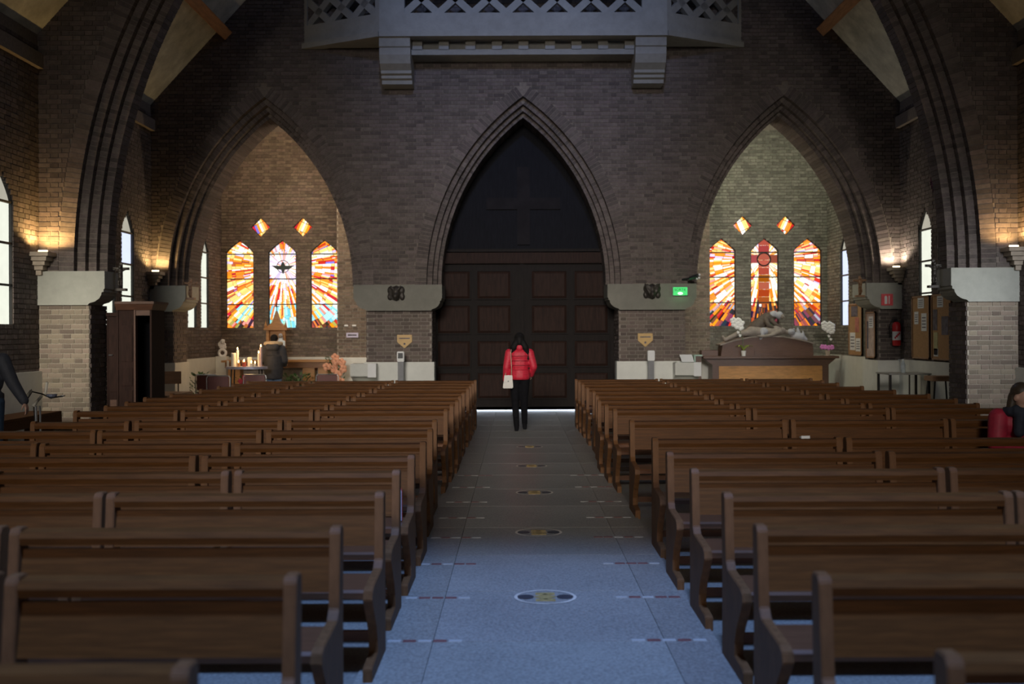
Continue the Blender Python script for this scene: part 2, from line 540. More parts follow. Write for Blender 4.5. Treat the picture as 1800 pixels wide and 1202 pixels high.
# inlaid medallions and dashes of the aisle
med = {'ring': MB(), 'core': MB(), 'lobe': MB()}
for y in (4.22, 6.36, 8.42, 10.52, 12.62, 14.75):
    x = 0.17
    r = MB()
    n = 28
    vs, fs = [], []
    for i in range(n):
        t = 2 * PI * i / n
        for q in (1.0, 0.9):
            vs.append((x + 0.20 * q * math.cos(t), y + 0.17 * q * math.sin(t), 0.0145))
    for i in range(n):
        fs.append((2 * i, 2 * ((i + 1) % n), 2 * ((i + 1) % n) + 1, 2 * i + 1))
    r.add(vs, fs)
    ring = r.build('floor_medallion', INP, floor)
    ring['label'] = 'inlaid floor medallion'
    for sx in (-1, 1):
        MB().lathe([(0.052, 0), (0.052, 0.003)], (x + sx * 0.125, y, 0.0125), 14).build('medallion_lobe', INB, ring)
    m2 = MB()
    m2.lathe([(0.07, 0), (0.07, 0.003)], (x, y, 0.0125), 4)
    m2.box(x - 0.062, x + 0.062, y - 0.10, y - 0.05, 0.0125, 0.0155).box(x - 0.062, x + 0.062, y + 0.05, y + 0.10, 0.0125, 0.0155)
    m2.build('medallion_core', INY, ring)
for y in (4.55, 5.46, 6.35, 7.28, 8.22, 9.1, 9.95, 10.9, 11.8):
    for x0, x1 in ((-0.72, -0.30), (0.62, 1.04)):
        nn = 5
        mw, mr = MB(), MB()
        for i in range(nn):
            a = x0 + (x1 - x0) * i / nn
            b = a + (x1 - x0) / nn * 0.86
            (mw if i % 2 == 0 and R() < 0.8 else mr).box(a, b, y - 0.018, y + 0.018, 0.0105, 0.0145)
        if mw.v:
            mw.build('inlay_strip', INW, floor)
        if mr.v:
            mr.build('inlay_strip', INR, floor)

# closing shell behind and above the camera ---------------------------------------------------------
struct(MB().box(XL - 0.6, XR + 0.6, -13.2, -12.9, 0, 16).build('wall_east', DARKWALL))


# side walls with lancet windows -------------------------------------------------------------------
def lancet(c, w, z0, zs, zt, n=5):
    """Pointed lancet outline in (u, z): counter-clockwise polygon."""
    h = w / 2
    pts = [(c - h, z0), (c + h, z0), (c + h, zs)]
    for i in range(1, n):
        t = i / n
        pts.append((c + h * (1 - t ** 1.25), zs + (zt - zs) * t))
    pts.append((c, zt))
    for i in range(n - 1, 0, -1):
        t = i / n
        pts.append((c - h * (1 - t ** 1.25), zs + (zt - zs) * t))
    pts.append((c - h, zs))
    return pts


def cut_spans(u0, u1, polys):
    def f(z):
        iv = [(u0, u1)]
        for p in polys:
            xs = []
            n = len(p)
            for i in range(n):
                a, b = p[i], p[(i + 1) % n]
                if (a[1] <= z) != (b[1] <= z):
                    xs.append(a[0] + (b[0] - a[0]) * (z - a[1]) / (b[1] - a[1]))
            if len(xs) >= 2:
                lo, hi = min(xs), max(xs)
                nx = []
                for a, b in iv:
                    if hi <= a or lo >= b:
                        nx.append((a, b))
                    else:
                        if lo > a:
                            nx.append((a, lo))
                        if hi < b:
                            nx.append((hi, b))
                iv = nx
        return iv
    return f


WZ0, WZS, WZT = 1.83, 3.72, 4.12
win_no = [0]


def side_window(side, yc, panes):
    """lancet with horizontal bars, panes set 6 cm back into the side wall."""
    win_no[0] += 1
    x = XL if side < 0 else XR
    s = -side
    poly = lancet(yc, 0.62, WZ0, WZS, WZT)
    fr = MB()
    n = len(poly)
    inner = [(yc + (p[0] - yc) * 0.94, WZ0 + 0.025 + (p[1] - WZ0) * 0.985) for p in poly]
    xa, xb = x + side * 0.005, x + side * 0.06
    vs = [(xa, *p) for p in poly] + [(xa, *p) for p in inner] + [(xb, *p) for p in inner]
    fs = []
    for i in range(n):
        j = (i + 1) % n
        fs += [(i, j, n + j, n + i), (n + i, n + j, 2 * n + j, 2 * n + i)]
    fr.add(vs, fs)
    w = struct(fr.build('window_%d' % win_no[0], LEAD))
    zb = [WZ0, 2.45, 3.08, 3.70, WZT]
    for i in range(4):
        sub = clip_poly(poly, [(yc - 1, zb[i]), (yc + 1, zb[i]), (yc + 1, zb[i + 1]), (yc - 1, zb[i + 1])])
        MB().add([(x + side * 0.05, *p) for p in sub], [tuple(range(len(sub)))]).build('pane', panes[i], w)
        if i:
            MB().box(min(x, x + side * 0.05), max(x, x + side * 0.05), yc - 0.29, yc + 0.29, zb[i] - 0.016, zb[i] + 0.016).build('glazing_bar', LEAD, w)
    return poly


def clip_poly(sub, clip):
    out = list(sub)
    n = len(clip)
    for i in range(n):
        a, b = clip[i], clip[(i + 1) % n]
        inp, out = out, []
        if not inp:
            return []

        def side(p):
            return (b[0] - a[0]) * (p[1] - a[1]) - (b[1] - a[1]) * (p[0] - a[0])
        for k in range(len(inp)):
            p, q = inp[k], inp[(k + 1) % len(inp)]
            sp, sq = side(p), side(q)
            if sp >= 0:
                out.append(p)
            if (sp >= 0) != (sq >= 0):
                t = sp / (sp - sq)
                out.append((p[0] + (q[0] - p[0]) * t, p[1] + (q[1] - p[1]) * t))
    return out


def side_diamond(side, yc):
    win_no[0] += 1
    x = XL if side < 0 else XR
    z = 4.58
    poly = [(yc, z - 0.27), (yc + 0.2, z), (yc, z + 0.27), (yc - 0.2, z)]
    inner = [(yc + (p[0] - yc) * 0.86, z + (p[1] - z) * 0.86) for p in poly]
    fr = MB()
    xa, xb = x + side * 0.005, x + side * 0.05
    fr.add([(xa, *p) for p in poly] + [(xa, *p) for p in inner] + [(xb, *p) for p in inner],
           sum([[(i, (i + 1) % 4, 4 + (i + 1) % 4, 4 + i), (4 + i, 4 + (i + 1) % 4, 8 + (i + 1) % 4, 8 + i)] for i in range(4)], []))
    w = struct(fr.build('window_%d' % win_no[0], LEAD))
    MB().add([(x + side * 0.045, *p) for p in poly], [(0, 1, 2, 3)]).build('pane', GLASSP, w)
    return poly


for side, nm in ((-1, 'left'), (1, 'right')):
    x = XL if side < 0 else XR
    polys = []
    for bay, yc in enumerate((13.82, 14.78, 18.62, 19.53, 23.40, 24.35)):
        bl = (side > 0 and yc > 24) or (side < 0 and yc in (19.53,))
        panes = [GLASSB if bl and side > 0 else GLASSW, GLASSW, GLASSB if bl else GLASSW, GLASST]
        if bl and side > 0:
            panes = [GLASSB, GLASSB, GLASSB, GLASST]
        if side < 0 and yc == 14.78:
            panes = [GLASSW, GLASSW, GLASSW, GLASST]
        polys.append(side_window(side, yc, panes))
    for yc in (14.3, 19.08, 23.88):
        polys.append(side_diamond(side, yc))
    # wall core as strips around the openings (mortar) : built by courses of boxes in y
    core = MB()
    sp = cut_spans(-13, YB + 0.3, polys)
    zs = [0.0, 1.0, WZ0]
    z = WZ0
    while z < 4.9:
        z += 0.04
        zs.append(z)
    zs += [9.0]
    for a, b in zip(zs[:-1], zs[1:]):
        for p, q in sp((a + b) / 2):
            x0, x1 = (x, x + side * 0.45)
            core.box(min(x0, x1), max(x0, x1), p, q, a, b)
    wall = struct(core.build('wall_' + nm, MORTAR))
    for y0, y1 in ((11.0, YA0), (YA1, YW0), (YW1, YB)):
        f = cut_spans(y0, y1, polys)
        brick_face(wall, x, 'x', -side, y0, y1, 1.12, 6.3, f, m=BRICK_GREEN if (side > 0 and y0 == YW1) else BRICK, name='brick_courses')
    # white dado along the foot of the wall
    d = MB()
    for y0, y1 in ((-12.8, YA0), (YA1, YW0), (YW1, YB)):
        xx = sorted((x, x - side * 0.06))
        d.box(xx[0], xx[1], y0, y1, 0, 1.12)
    d.build('dado', DADO, wall)


# roof -----------------------------------------------------------------------------------------------
apex = roof_z(AX + 0.015)
for side, nm in ((-1, 'left'), (1, 'right')):
    xe = XL - 0.45 if side < 0 else XR + 0.45
    ze = EAVE - SLOPE * 0.25
    m = MB()
    m.prism([(xe, ze), (AX, apex), (AX, apex + 0.3), (xe, ze + 0.3)], 'y', -13, YW1 + 0.4)
    r = struct(m.build('roof_' + nm, PLASTER))
    r.name = 'ceiling_' + nm
    # cornice strip on the wall head
    xw = XL if side < 0 else XR
    for y0, y1 in ((8.0, YA0), (YA1, YW0)):
        a, b = sorted((xw - side * 0.10, xw + side * 0.05))
        MB().box(a, b, y0, y1, EAVE - 0.33, EAVE - 0.10).build('wall_plate', MORTAR, r)
    # purlin seen between the arch and the west wall
    px = AX + side * 6.28
    pz = roof_z(px) - 0.14
    pm = MB().box(-0.11, 0.11, YA1 - 0.05, YW0 + 0.02, -0.15, 0.15).build('purlin', BEAM, r, bevel=0.01)
    pm.location = (px, 0, pz)
    pm.rotation_euler = (0, side * math.atan(SLOPE), 0)
# chapel ceilings and walls between chapels and the open porch
struct(MB().box(XL - 0.4, -2.2, YW1 - 0.2, YB + 0.3, 7.05, 7.25).build('ceiling_chapel_left', PLASTER))
struct(MB().box(2.5, XR + 0.4, YW1 - 0.2, YB + 0.3, 7.05, 7.25).build('ceiling_chapel_right', PLASTER))


# ------------------------------------------------------------------ arched walls
def arch_low(openings):
    """returns zlow(x) for pointed arch openings [(cx, hw, c)]: radius hw + c, centres offset by c."""
    def f(x):
        z = SPR
        for cx, hw, c in openings:
            dx = abs(x - cx)
            if dx < hw:
                r = hw + c
                z = max(z, SPR + math.sqrt(max(0, r * r - (dx + c) ** 2)))
        return z
    return f


def arch_x(openings, x0, x1, n=40):
    xs = {x0, x1}
    for cx, hw, c in openings:
        r = hw + c
        amax = math.acos(c / r)
        for i in range(n + 1):
            a = amax * i / n
            dx = r * math.cos(a) - c
            for s in (-1, 1):
                xs.add(round(cx + s * max(0, dx), 5))
    return sorted(x for x in xs if x0 - 1e-6 <= x <= x1 + 1e-6)


def arch_layers(mb, layers, x0, x1, top):
    """layers: [(y0, y1, openings)] stepped orders; solid faces in front plus the soffits."""
    for y0, y1, ops in layers:
        f = arch_low(ops)
        xs = arch_x(ops, x0, x1)
        for a, b in zip(xs[:-1], xs[1:]):
            ma = (a + b) / 2
            za, zb = f(a), f(b)
            ta, tb = top(a), top(b)
            if za > ta or zb > tb:
                continue
            mb.add([(a, y0, za), (b, y0, zb), (b, y0, tb), (a, y0, ta)], [(0, 1, 2, 3)])
            mb.add([(a, y0, za), (a, y1, za), (b, y1, zb), (b, y0, zb)], [(0, 1, 2, 3)])
        mb.add([(x0, y1, SPR), (x1, y1, SPR)], [])


def voussoirs(parent, y0, y1, cx, hw, c, thick, m, zmax=99, parts=False, step=0.078, name='arch_bricks', proud=0.006):
    """radial bricks of one order: from radius r to r+thick, front y0 to y1."""
    r = hw + c
    amax = math.acos(c / r)
    n = int(r * amax / step)
    mb = MB()
    for s in (-1, 1):
        for i in range(n):
            a0 = amax * i / n
            a1 = a0 + amax / n * 0.86
            if SPR + r * math.sin(a1) > zmax:
                break
            pr = proud + 0.004 * R()
            vs = []
            for yv in (y0 - pr, y1):
                for rr, aa in ((r - pr, a0), (r + thick, a0), (r + thick, a1), (r - pr, a1)):
                    dx = rr * math.cos(aa) - c
                    vs.append((cx + s * max(0.0, dx), yv, SPR + rr * math.sin(aa)))
            fs = [(0, 1, 2, 3), (4, 7, 6, 5), (0, 4, 5, 1), (1, 5, 6, 2), (2, 6, 7, 3), (3, 7, 4, 0)]
            if parts:
                MB().add(vs, fs).build('brick', m, parent)
            else:
                mb.add(vs, fs)
    if not parts:
        stuff(mb.build(name, m, parent))


# transverse arch of the nave ------------------------------------------------------------------------
BC = 2.62
big = [(YA0, 16.02, 7.25), (16.02, 16.14, 7.12), (16.14, 16.26, 6.99), (16.26, YA1, 6.86)]
mb = MB()
arch_layers(mb, [(y0, y1, [(AX, hw, BC)]) for y0, y1, hw in big], XL, XR, lambda x: roof_z(x) + 0.1)
mb.box(XL, XL + 0.1, YA1 - 0.02, YA1, SPR, EAVE)
bigarch = struct(mb.build('wall_arch', MORTAR))
bf = arch_low([(AX, 7.25 + 0.24, BC)])


def big_spans(z):
    r = 7.49 + BC
    dz = z - SPR
    dx = math.sqrt(max(0, r * r - dz * dz)) - BC
    return [(XL, AX - dx), (AX + dx, XR)]


brick_face(bigarch, YA0, 'y', -1, XL, XR, SPR, 7.6, big_spans, m=BRICK, name='brick_courses')
for i, (y0, y1, hw) in enumerate(big):
    voussoirs(bigarch, y0, y1, AX, hw, BC, 0.235 if i == 0 else 0.12, BRICK, zmax=8.6, parts=(i in (0, 3)))
# back of the arch wall
mb = MB()
f = arch_low([(AX, 6.86, BC)])
xs = arch_x([(AX, 6.86, BC)], XL, XR)
for a, b in zip(xs[:-1], xs[1:]):
    mb.add([(a, YA1, f(a)), (b, YA1, f(b)), (b, YA1, roof_z(b)), (a, YA1, roof_z(a))], [(3, 2, 1, 0)])
mb.build('arch_back', MORTAR, bigarch)


def corbel_profile(xi, xo, z0, z1, s):
    """block top at xi (towards the opening), bottom at xo, stepped and curved underside; s = side of the opening (+1 right)."""
    d = (xi - xo)
    return [(xo, z0), (xo + d * 0.10, z0 + 0.03), (xo + d * 0.42, z0 + 0.055), (xo + d * 0.66, z0 + 0.10), (xo + d * 0.80, z0 + 0.16),
            (xo + d * 0.82, z0 + 0.20), (xo + d * 0.93, z0 + 0.21), (xo + d * 0.94, z0 + 0.25), (xi, z0 + 0.26), (xi, z1)]


# near piers
for side in (-1, 1):
    px = (-6.84 if side < 0 else 7.18)
    xw = XL if side < 0 else XR
    a, b = sorted((px, xw))
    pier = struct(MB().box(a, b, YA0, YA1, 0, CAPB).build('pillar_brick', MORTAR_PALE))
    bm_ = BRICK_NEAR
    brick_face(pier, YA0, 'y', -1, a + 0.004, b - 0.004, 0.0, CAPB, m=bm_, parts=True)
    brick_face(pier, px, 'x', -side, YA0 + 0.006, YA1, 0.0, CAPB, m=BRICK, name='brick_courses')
    xi = -6.57 if side < 0 else 6.90
    prof = corbel_profile(xi, px, CAPB, SPR, -side)
    poly = prof + [(xw, SPR), (xw, CAPB)]
    cap = struct(MB().prism(poly, 'y', YA0 - 0.06, YA1 - 0.15).build('trim_capital', STONE, bevel=0.0))
    MB().box(*sorted((px - side * 0.20, xw)), YA1 - 0.15, YA1, CAPB + 0.25, SPR).build('capital_back', STONE, cap)

# west wall ------------------------------------------------------------------------------------------
WC = 2.79
CXL, CXC, CXR = -5.29, 0.13, 5.60
orders = [(YW0, 20.95, 0.28), (20.95, 21.10, 0.17), (21.10, 21.25, 0.08), (21.25, YW1, 0.0)]
mb = MB()
arch_layers(mb, [(y0, y1, [(cx, 1.76 + e, WC) for cx in (CXL + 0.02, CXC, CXR - 0.02)]) for y0, y1, e in orders], XL, XR, lambda x: roof_z(x) + 0.1)
west = struct(mb.build('wall_west', MORTAR))


def west_spans(z):
    iv = []
    xs = [XL]
    for cx in (CXL, CXC, CXR):
        r = 1.76 + 0.28 + WC + 0.24
        dz = z - SPR
        if dz < r:
            dx = math.sqrt(r * r - dz * dz) - WC
            if dx > 0:
                xs += [cx - dx, cx + dx]
    xs.append(XR)
    return [(xs[i], xs[i + 1]) for i in range(0, len(xs), 2) if xs[i + 1] > xs[i]]


brick_face(west, YW0, 'y', -1, XL, XR, SPR, 9.4, west_spans, m=BRICK, name='brick_courses')
for cx in (CXL + 0.02, CXC, CXR - 0.02):
    for i, (y0, y1, e) in enumerate(orders):
        voussoirs(west, y0, y1, cx, 1.76 + e, WC, 0.235 if i == 0 else 0.11, BRICK if cx < 5 or i < 3 else BRICK, name='arch_bricks')
    # outer hood ring of radial bricks, flush in the wall
mb = MB()
xs = arch_x([(cx, 1.76, WC) for cx in (CXL + 0.02, CXC, CXR - 0.02)], XL, XR)
f = arch_low([(cx, 1.76, WC) for cx in (CXL + 0.02, CXC, CXR - 0.02)])
for a, b in zip(xs[:-1], xs[1:]):
    mb.add([(a, YW1, f(a)), (b, YW1, f(b)), (b, YW1, 15), (a, YW1, 15)], [(3, 2, 1, 0)])
mb.build('wall_back', MORTAR, west)

# west piers, capitals and plinths
for i, (pa, pb, ca, cb, la, lb) in enumerate(((-3.15, -1.80, -3.41, -1.57, -3.72, -1.74), (2.12, 3.49, 1.87, 3.72, 2.05, 4.02))):
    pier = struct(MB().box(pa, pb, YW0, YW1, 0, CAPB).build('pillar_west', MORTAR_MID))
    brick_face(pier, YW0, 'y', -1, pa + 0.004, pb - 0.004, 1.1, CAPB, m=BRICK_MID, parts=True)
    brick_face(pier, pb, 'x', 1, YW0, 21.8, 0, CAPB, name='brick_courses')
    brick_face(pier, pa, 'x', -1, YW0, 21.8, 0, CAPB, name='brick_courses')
    MB().box(pa - 0.06, pb + 0.06, YW0 - 0.09, YW0 + 0.3, 0, 1.10).build('dado', DADO, pier, bevel=0.01)
    L = corbel_profile(ca, pa, CAPB, SPR, -1)
    Rr = corbel_profile(cb, pb, CAPB, SPR, 1)
    struct(MB().prism(L + Rr[::-1], 'y', YW0 - 0.12, YW1 - 0.4).build('trim_capital', STONE_DIM))
for side in (-1, 1):
    px = -7.19 if side < 0 else 7.55
    xw = XL if side < 0 else XR
    xi = -6.90 if side < 0 else 7.25
    a, b = sorted((px, xw))
    pier = struct(MB().box(a, b, YW0, 21.6, 0, CAPB).build('pillar_corner', MORTAR_MID))
    brick_face(pier, YW0, 'y', -1, a + 0.004, b - 0.004, 1.1, CAPB, m=BRICK, parts=True)
    brick_face(pier, px, 'x', -side, YW0, 21.6, 1.1, CAPB, name='brick_courses', m=BRICK)
    MB().box(*sorted((px - side * 0.05, xw)), YW0 - 0.07, 21.65, 0, 1.1).build('dado', DADO, pier, bevel=0.008)
    prof = corbel_profile(xi, px, CAPB, SPR, -side)
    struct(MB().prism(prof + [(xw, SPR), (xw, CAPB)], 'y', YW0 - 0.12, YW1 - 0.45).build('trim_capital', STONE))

# chapels: back walls with stained glass --------------------------------------------------------------
LANC = {-1: (-7.17, -6.07, -4.98), 1: (5.27, 6.38, 7.49)}
DIAM = {-1: (-6.63, -5.54), 1: (5.82, 6.93)}


def rnd(c, v=0.12):
    k_ = 1 + (R() - 0.5) * 2 * v
    return tuple(max(0, min(1.3, x_ * k_ + (R() - 0.5) * 0.04)) for x_ in c)


PAL = {'white': (1.0, 0.97, 0.86), 'yellow': (1.0, 0.66, 0.20), 'orange': (0.95, 0.27, 0.025), 'red': (0.55, 0.03, 0.025), 'lav': (0.72, 0.60, 0.90),
       'blue': (0.20, 0.16, 0.62), 'cyan': (0.22, 0.68, 0.82), 'aqua': (0.50, 0.88, 0.92), 'brown': (0.16, 0.05, 0.025), 'rust': (0.42, 0.10, 0.04),
       'pink': (0.85, 0.30, 0.26), 'dark': (0.03, 0.022, 0.03), 'green': (0.35, 0.62, 0.42), 'plum': (0.20, 0.045, 0.075), 'grey': (0.32, 0.33, 0.42), 'olive': (0.32, 0.30, 0.07)}


def pick(ws):
    t = R() * sum(w_ for _, w_ in ws)
    for n_, w_ in ws:
        t -= w_
        if t <= 0:
            return n_
    return ws[-1][0]


RAYN = 104
ray_kind = {}


def glass_colour(side, li, x, z, cx, cz, ray, ring, rad):
    key = (side, ray)
    if key not in ray_kind:
        ray_kind[key] = pick([('white', 3.0), ('yellow', 2.3), ('orange', 3.6), ('red', 1.7)])
    kd = ray_kind[key]
    rx = abs(x - cx)
    if side < 0:                                    # dove window: rays over water and earth
        if z < 2.02:
            if li == 1:
                return pick([('cyan', 4), ('aqua', 3), ('green', 1), ('olive', 0.6), ('dark', 0.6)] if z > 1.92 else [('dark', 4), ('brown', 2), ('olive', 2), ('rust', 1)])
            if kd in ('white', 'red') and R() < 0.65:
                return pick([('pink', 2), ('orange', 2), ('red', 1)])
            return pick([('brown', 3), ('dark', 3), ('rust', 2), ('orange', 1), ('olive', 1)])
        if z < 2.45:
            if kd == 'orange' and R() < 0.85:
                return pick([('orange', 4), ('red', 1), ('pink', 0.6)])
            if kd == 'yellow' and R() < 0.8:
                return pick([('yellow', 3), ('white', 1)])
            if li == 0 and x < -7.25:
                return pick([('rust', 3), ('brown', 2), ('orange', 3)])
            return pick([('cyan', 4), ('aqua', 4)])
        if rad < 0.33:
            return pick([('white', 4), ('lav', 4), ('orange', 1)])
        if rad < 0.55 and li == 1:
            if kd == 'white':
                return 'white'
            return pick([('lav', 4), ('orange', 2), ('pink', 1.5), ('yellow', 1)])
        if li == 1 and z > 3.7:
            return pick([('orange', 4), ('red', 2), ('yellow', 2), ('white', 1)]) if kd != 'white' else 'white'
        out_ = rx > 1.12 or (z > 3.72 and rx > 0.5)
        if kd == 'white':
            return pick([('white', 5), ('yellow', 1), ('lav', 0.8)]) if not out_ or R() < 0.6 else pick([('yellow', 2), ('orange', 2)])
        if kd == 'yellow':
            return pick([('yellow', 5), ('orange', 2), ('white', 1), ('lav', 0.6)])
        if kd == 'red':
            return pick([('red', 4), ('lav', 1.5), ('orange', 1), ('blue', 0.5), ('pink', 0.5)])
        return pick([('orange', 5), ('red', 3.2 if out_ else 0.6), ('yellow', 0.8), ('lav', 0.5), ('rust', 1.0 if out_ else 0.2)])
    # cross window
    if z < 2.45:
        if li == 1:
            return pick([('dark', 4), ('brown', 2), ('rust', 2), ('orange', 1)])
        if kd in ('white', 'orange') and R() < 0.72:
            return pick([('orange', 4), ('rust', 2), ('red', 1)])
        return pick([('plum', 4), ('dark', 2.4), ('grey', 0.9), ('pink', 1), ('brown', 1), ('green', 0.25)]) if z < 2.25 else pick([('plum', 2), ('pink', 2), ('grey', 2), ('orange', 2), ('rust', 1)])
    if li == 1:
        if kd == 'white':
            return pick([('white', 5), ('yellow', 2)])
        return pick([('yellow', 3), ('orange', 4), ('white', 2.5), ('lav', 0.7), ('red', 0.6)])
    out_ = rx > 1.28 or (z > 3.78 and rx > 0.5)
    if kd == 'white':
        return pick([('white', 6), ('yellow', 2)]) if not out_ else pick([('white', 3), ('yellow', 3), ('orange', 1)])
    if kd == 'yellow':
        return pick([('yellow', 4), ('orange', 3), ('white', 1.5)])
    if kd == 'red':
        return pick([('red', 3), ('orange', 3), ('pink', 1.5), ('lav', 0.7)])
    return pick([('orange', 5), ('red', 3.2 if out_ else 0.9), ('yellow', 1), ('pink', 0.5), ('rust', 0.8)])


class Panes:
    def __init__(s):
        s.v, s.f, s.c = [], [], []

    def poly(s, p, col, y, shrink=0.0045):
        if len(p) < 3:
            return
        gx = sum(a for a, _ in p) / len(p)
        gz = sum(b for _, b in p) / len(p)
        area = abs(sum(p[i][0] * p[(i + 1) % len(p)][1] - p[(i + 1) % len(p)][0] * p[i][1] for i in range(len(p)))) / 2
        if area < 2.5e-4:
            return
        k_ = max(0.80, 1 - shrink / math.sqrt(area) * 0.9)
        o = len(s.v)
        s.v += [(gx + (a - gx) * k_, y, gz + (b - gz) * k_) for a, b in p]
        s.f.append(tuple(range(o, o + len(p))))
        s.c.append(col)

    def build(s, name, parent):
        me = bpy.data.meshes.new(name)
        me.from_pydata(s.v, [], s.f)
        at = me.color_attributes.new('glass_colour', 'FLOAT_COLOR', 'CORNER')
        i = 0
        for pl, c in zip(me.polygons, s.c):
            for _ in pl.loop_indices:
                at.data[i].color = (*c, 1)
                i += 1
        me.materials.append(STAINED)
        return stuff(link(name, me, parent))


def stained(side, li, poly, cx, cz, y):
    pn = Panes()
    angs = []
    rr = random.Random(41 + side)
    a = 0.0
    while a < 2 * PI - 0.06:
        angs.append(a)
        a += 2 * PI / RAYN * (0.55 + 0.9 * rr.random())
    angs.append(2 * PI)
    rads = [0.02, 0.16, 0.34]
    while rads[-1] < 3.2:
        rads.append(rads[-1] + 0.09 + 0.15 * rr.random())
    for i in range(len(angs) - 1):
        a0, a1 = angs[i], angs[i + 1]
        jit = rr.random() * 0.12
        for j in range(len(rads) - 1):
            r0 = rads[j] + (jit if j > 1 else 0)
            r1 = rads[j + 1] + (jit if j + 1 > 1 else 0)
            am = (a0 + a1) / 2 + (rr.random() - 0.5) * 0.3 * (a1 - a0)
            halves = [(a0, a1, i)] if r0 < 0.75 else [(a0, am, i), (am, a1, i if rr.random() < 0.45 else i + 500)]
            for b0, b1, ray in halves:
                q = [(cx + r0 * math.cos(b0), cz + r0 * math.sin(b0)), (cx + r1 * math.cos(b0), cz + r1 * math.sin(b0)),
                     (cx + r1 * math.cos(b1), cz + r1 * math.sin(b1)), (cx + r0 * math.cos(b1), cz + r0 * math.sin(b1))]
                sub = clip_poly(q, poly)
                if len(sub) < 3:
                    continue
                gx = sum(p[0] for p in sub) / len(sub)
                gz = sum(p[1] for p in sub) / len(sub)
                nm_ = glass_colour(side, li, gx, gz, cx, cz, ray, j, math.hypot(gx - cx, gz - cz))
                pn.poly(sub, rnd(PAL[nm_], 0.2), y)
    return pn


def framed(poly, y0, y1, f=0.93):
    n = len(poly)
    gx = sum(p[0] for p in poly) / n
    z0_, z1_ = min(p[1] for p in poly), max(p[1] for p in poly)
    gz = (z0_ + z1_) / 2
    w_ = max(p[0] for p in poly) - min(p[0] for p in poly)
    t = 0.022
    inner = [(gx + (p[0] - gx) * (1 - 2 * t / w_), gz + (p[1] - gz) * (1 - 2 * t / (z1_ - z0_))) for p in poly]
    vs = [(p[0], y0, p[1]) for p in poly] + [(p[0], y0, p[1]) for p in inner] + [(p[0], y1, p[1]) for p in inner] + [(p[0], y1, p[1]) for p in poly]
    fs = []
    for i in range(n):
        j = (i + 1) % n
        fs += [(i, j, n + j, n + i), (n + i, n + j, 2 * n + j, 2 * n + i), (2 * n + i, 2 * n + j, 3 * n + j, 3 * n + i)]
    return MB().add(vs, fs)


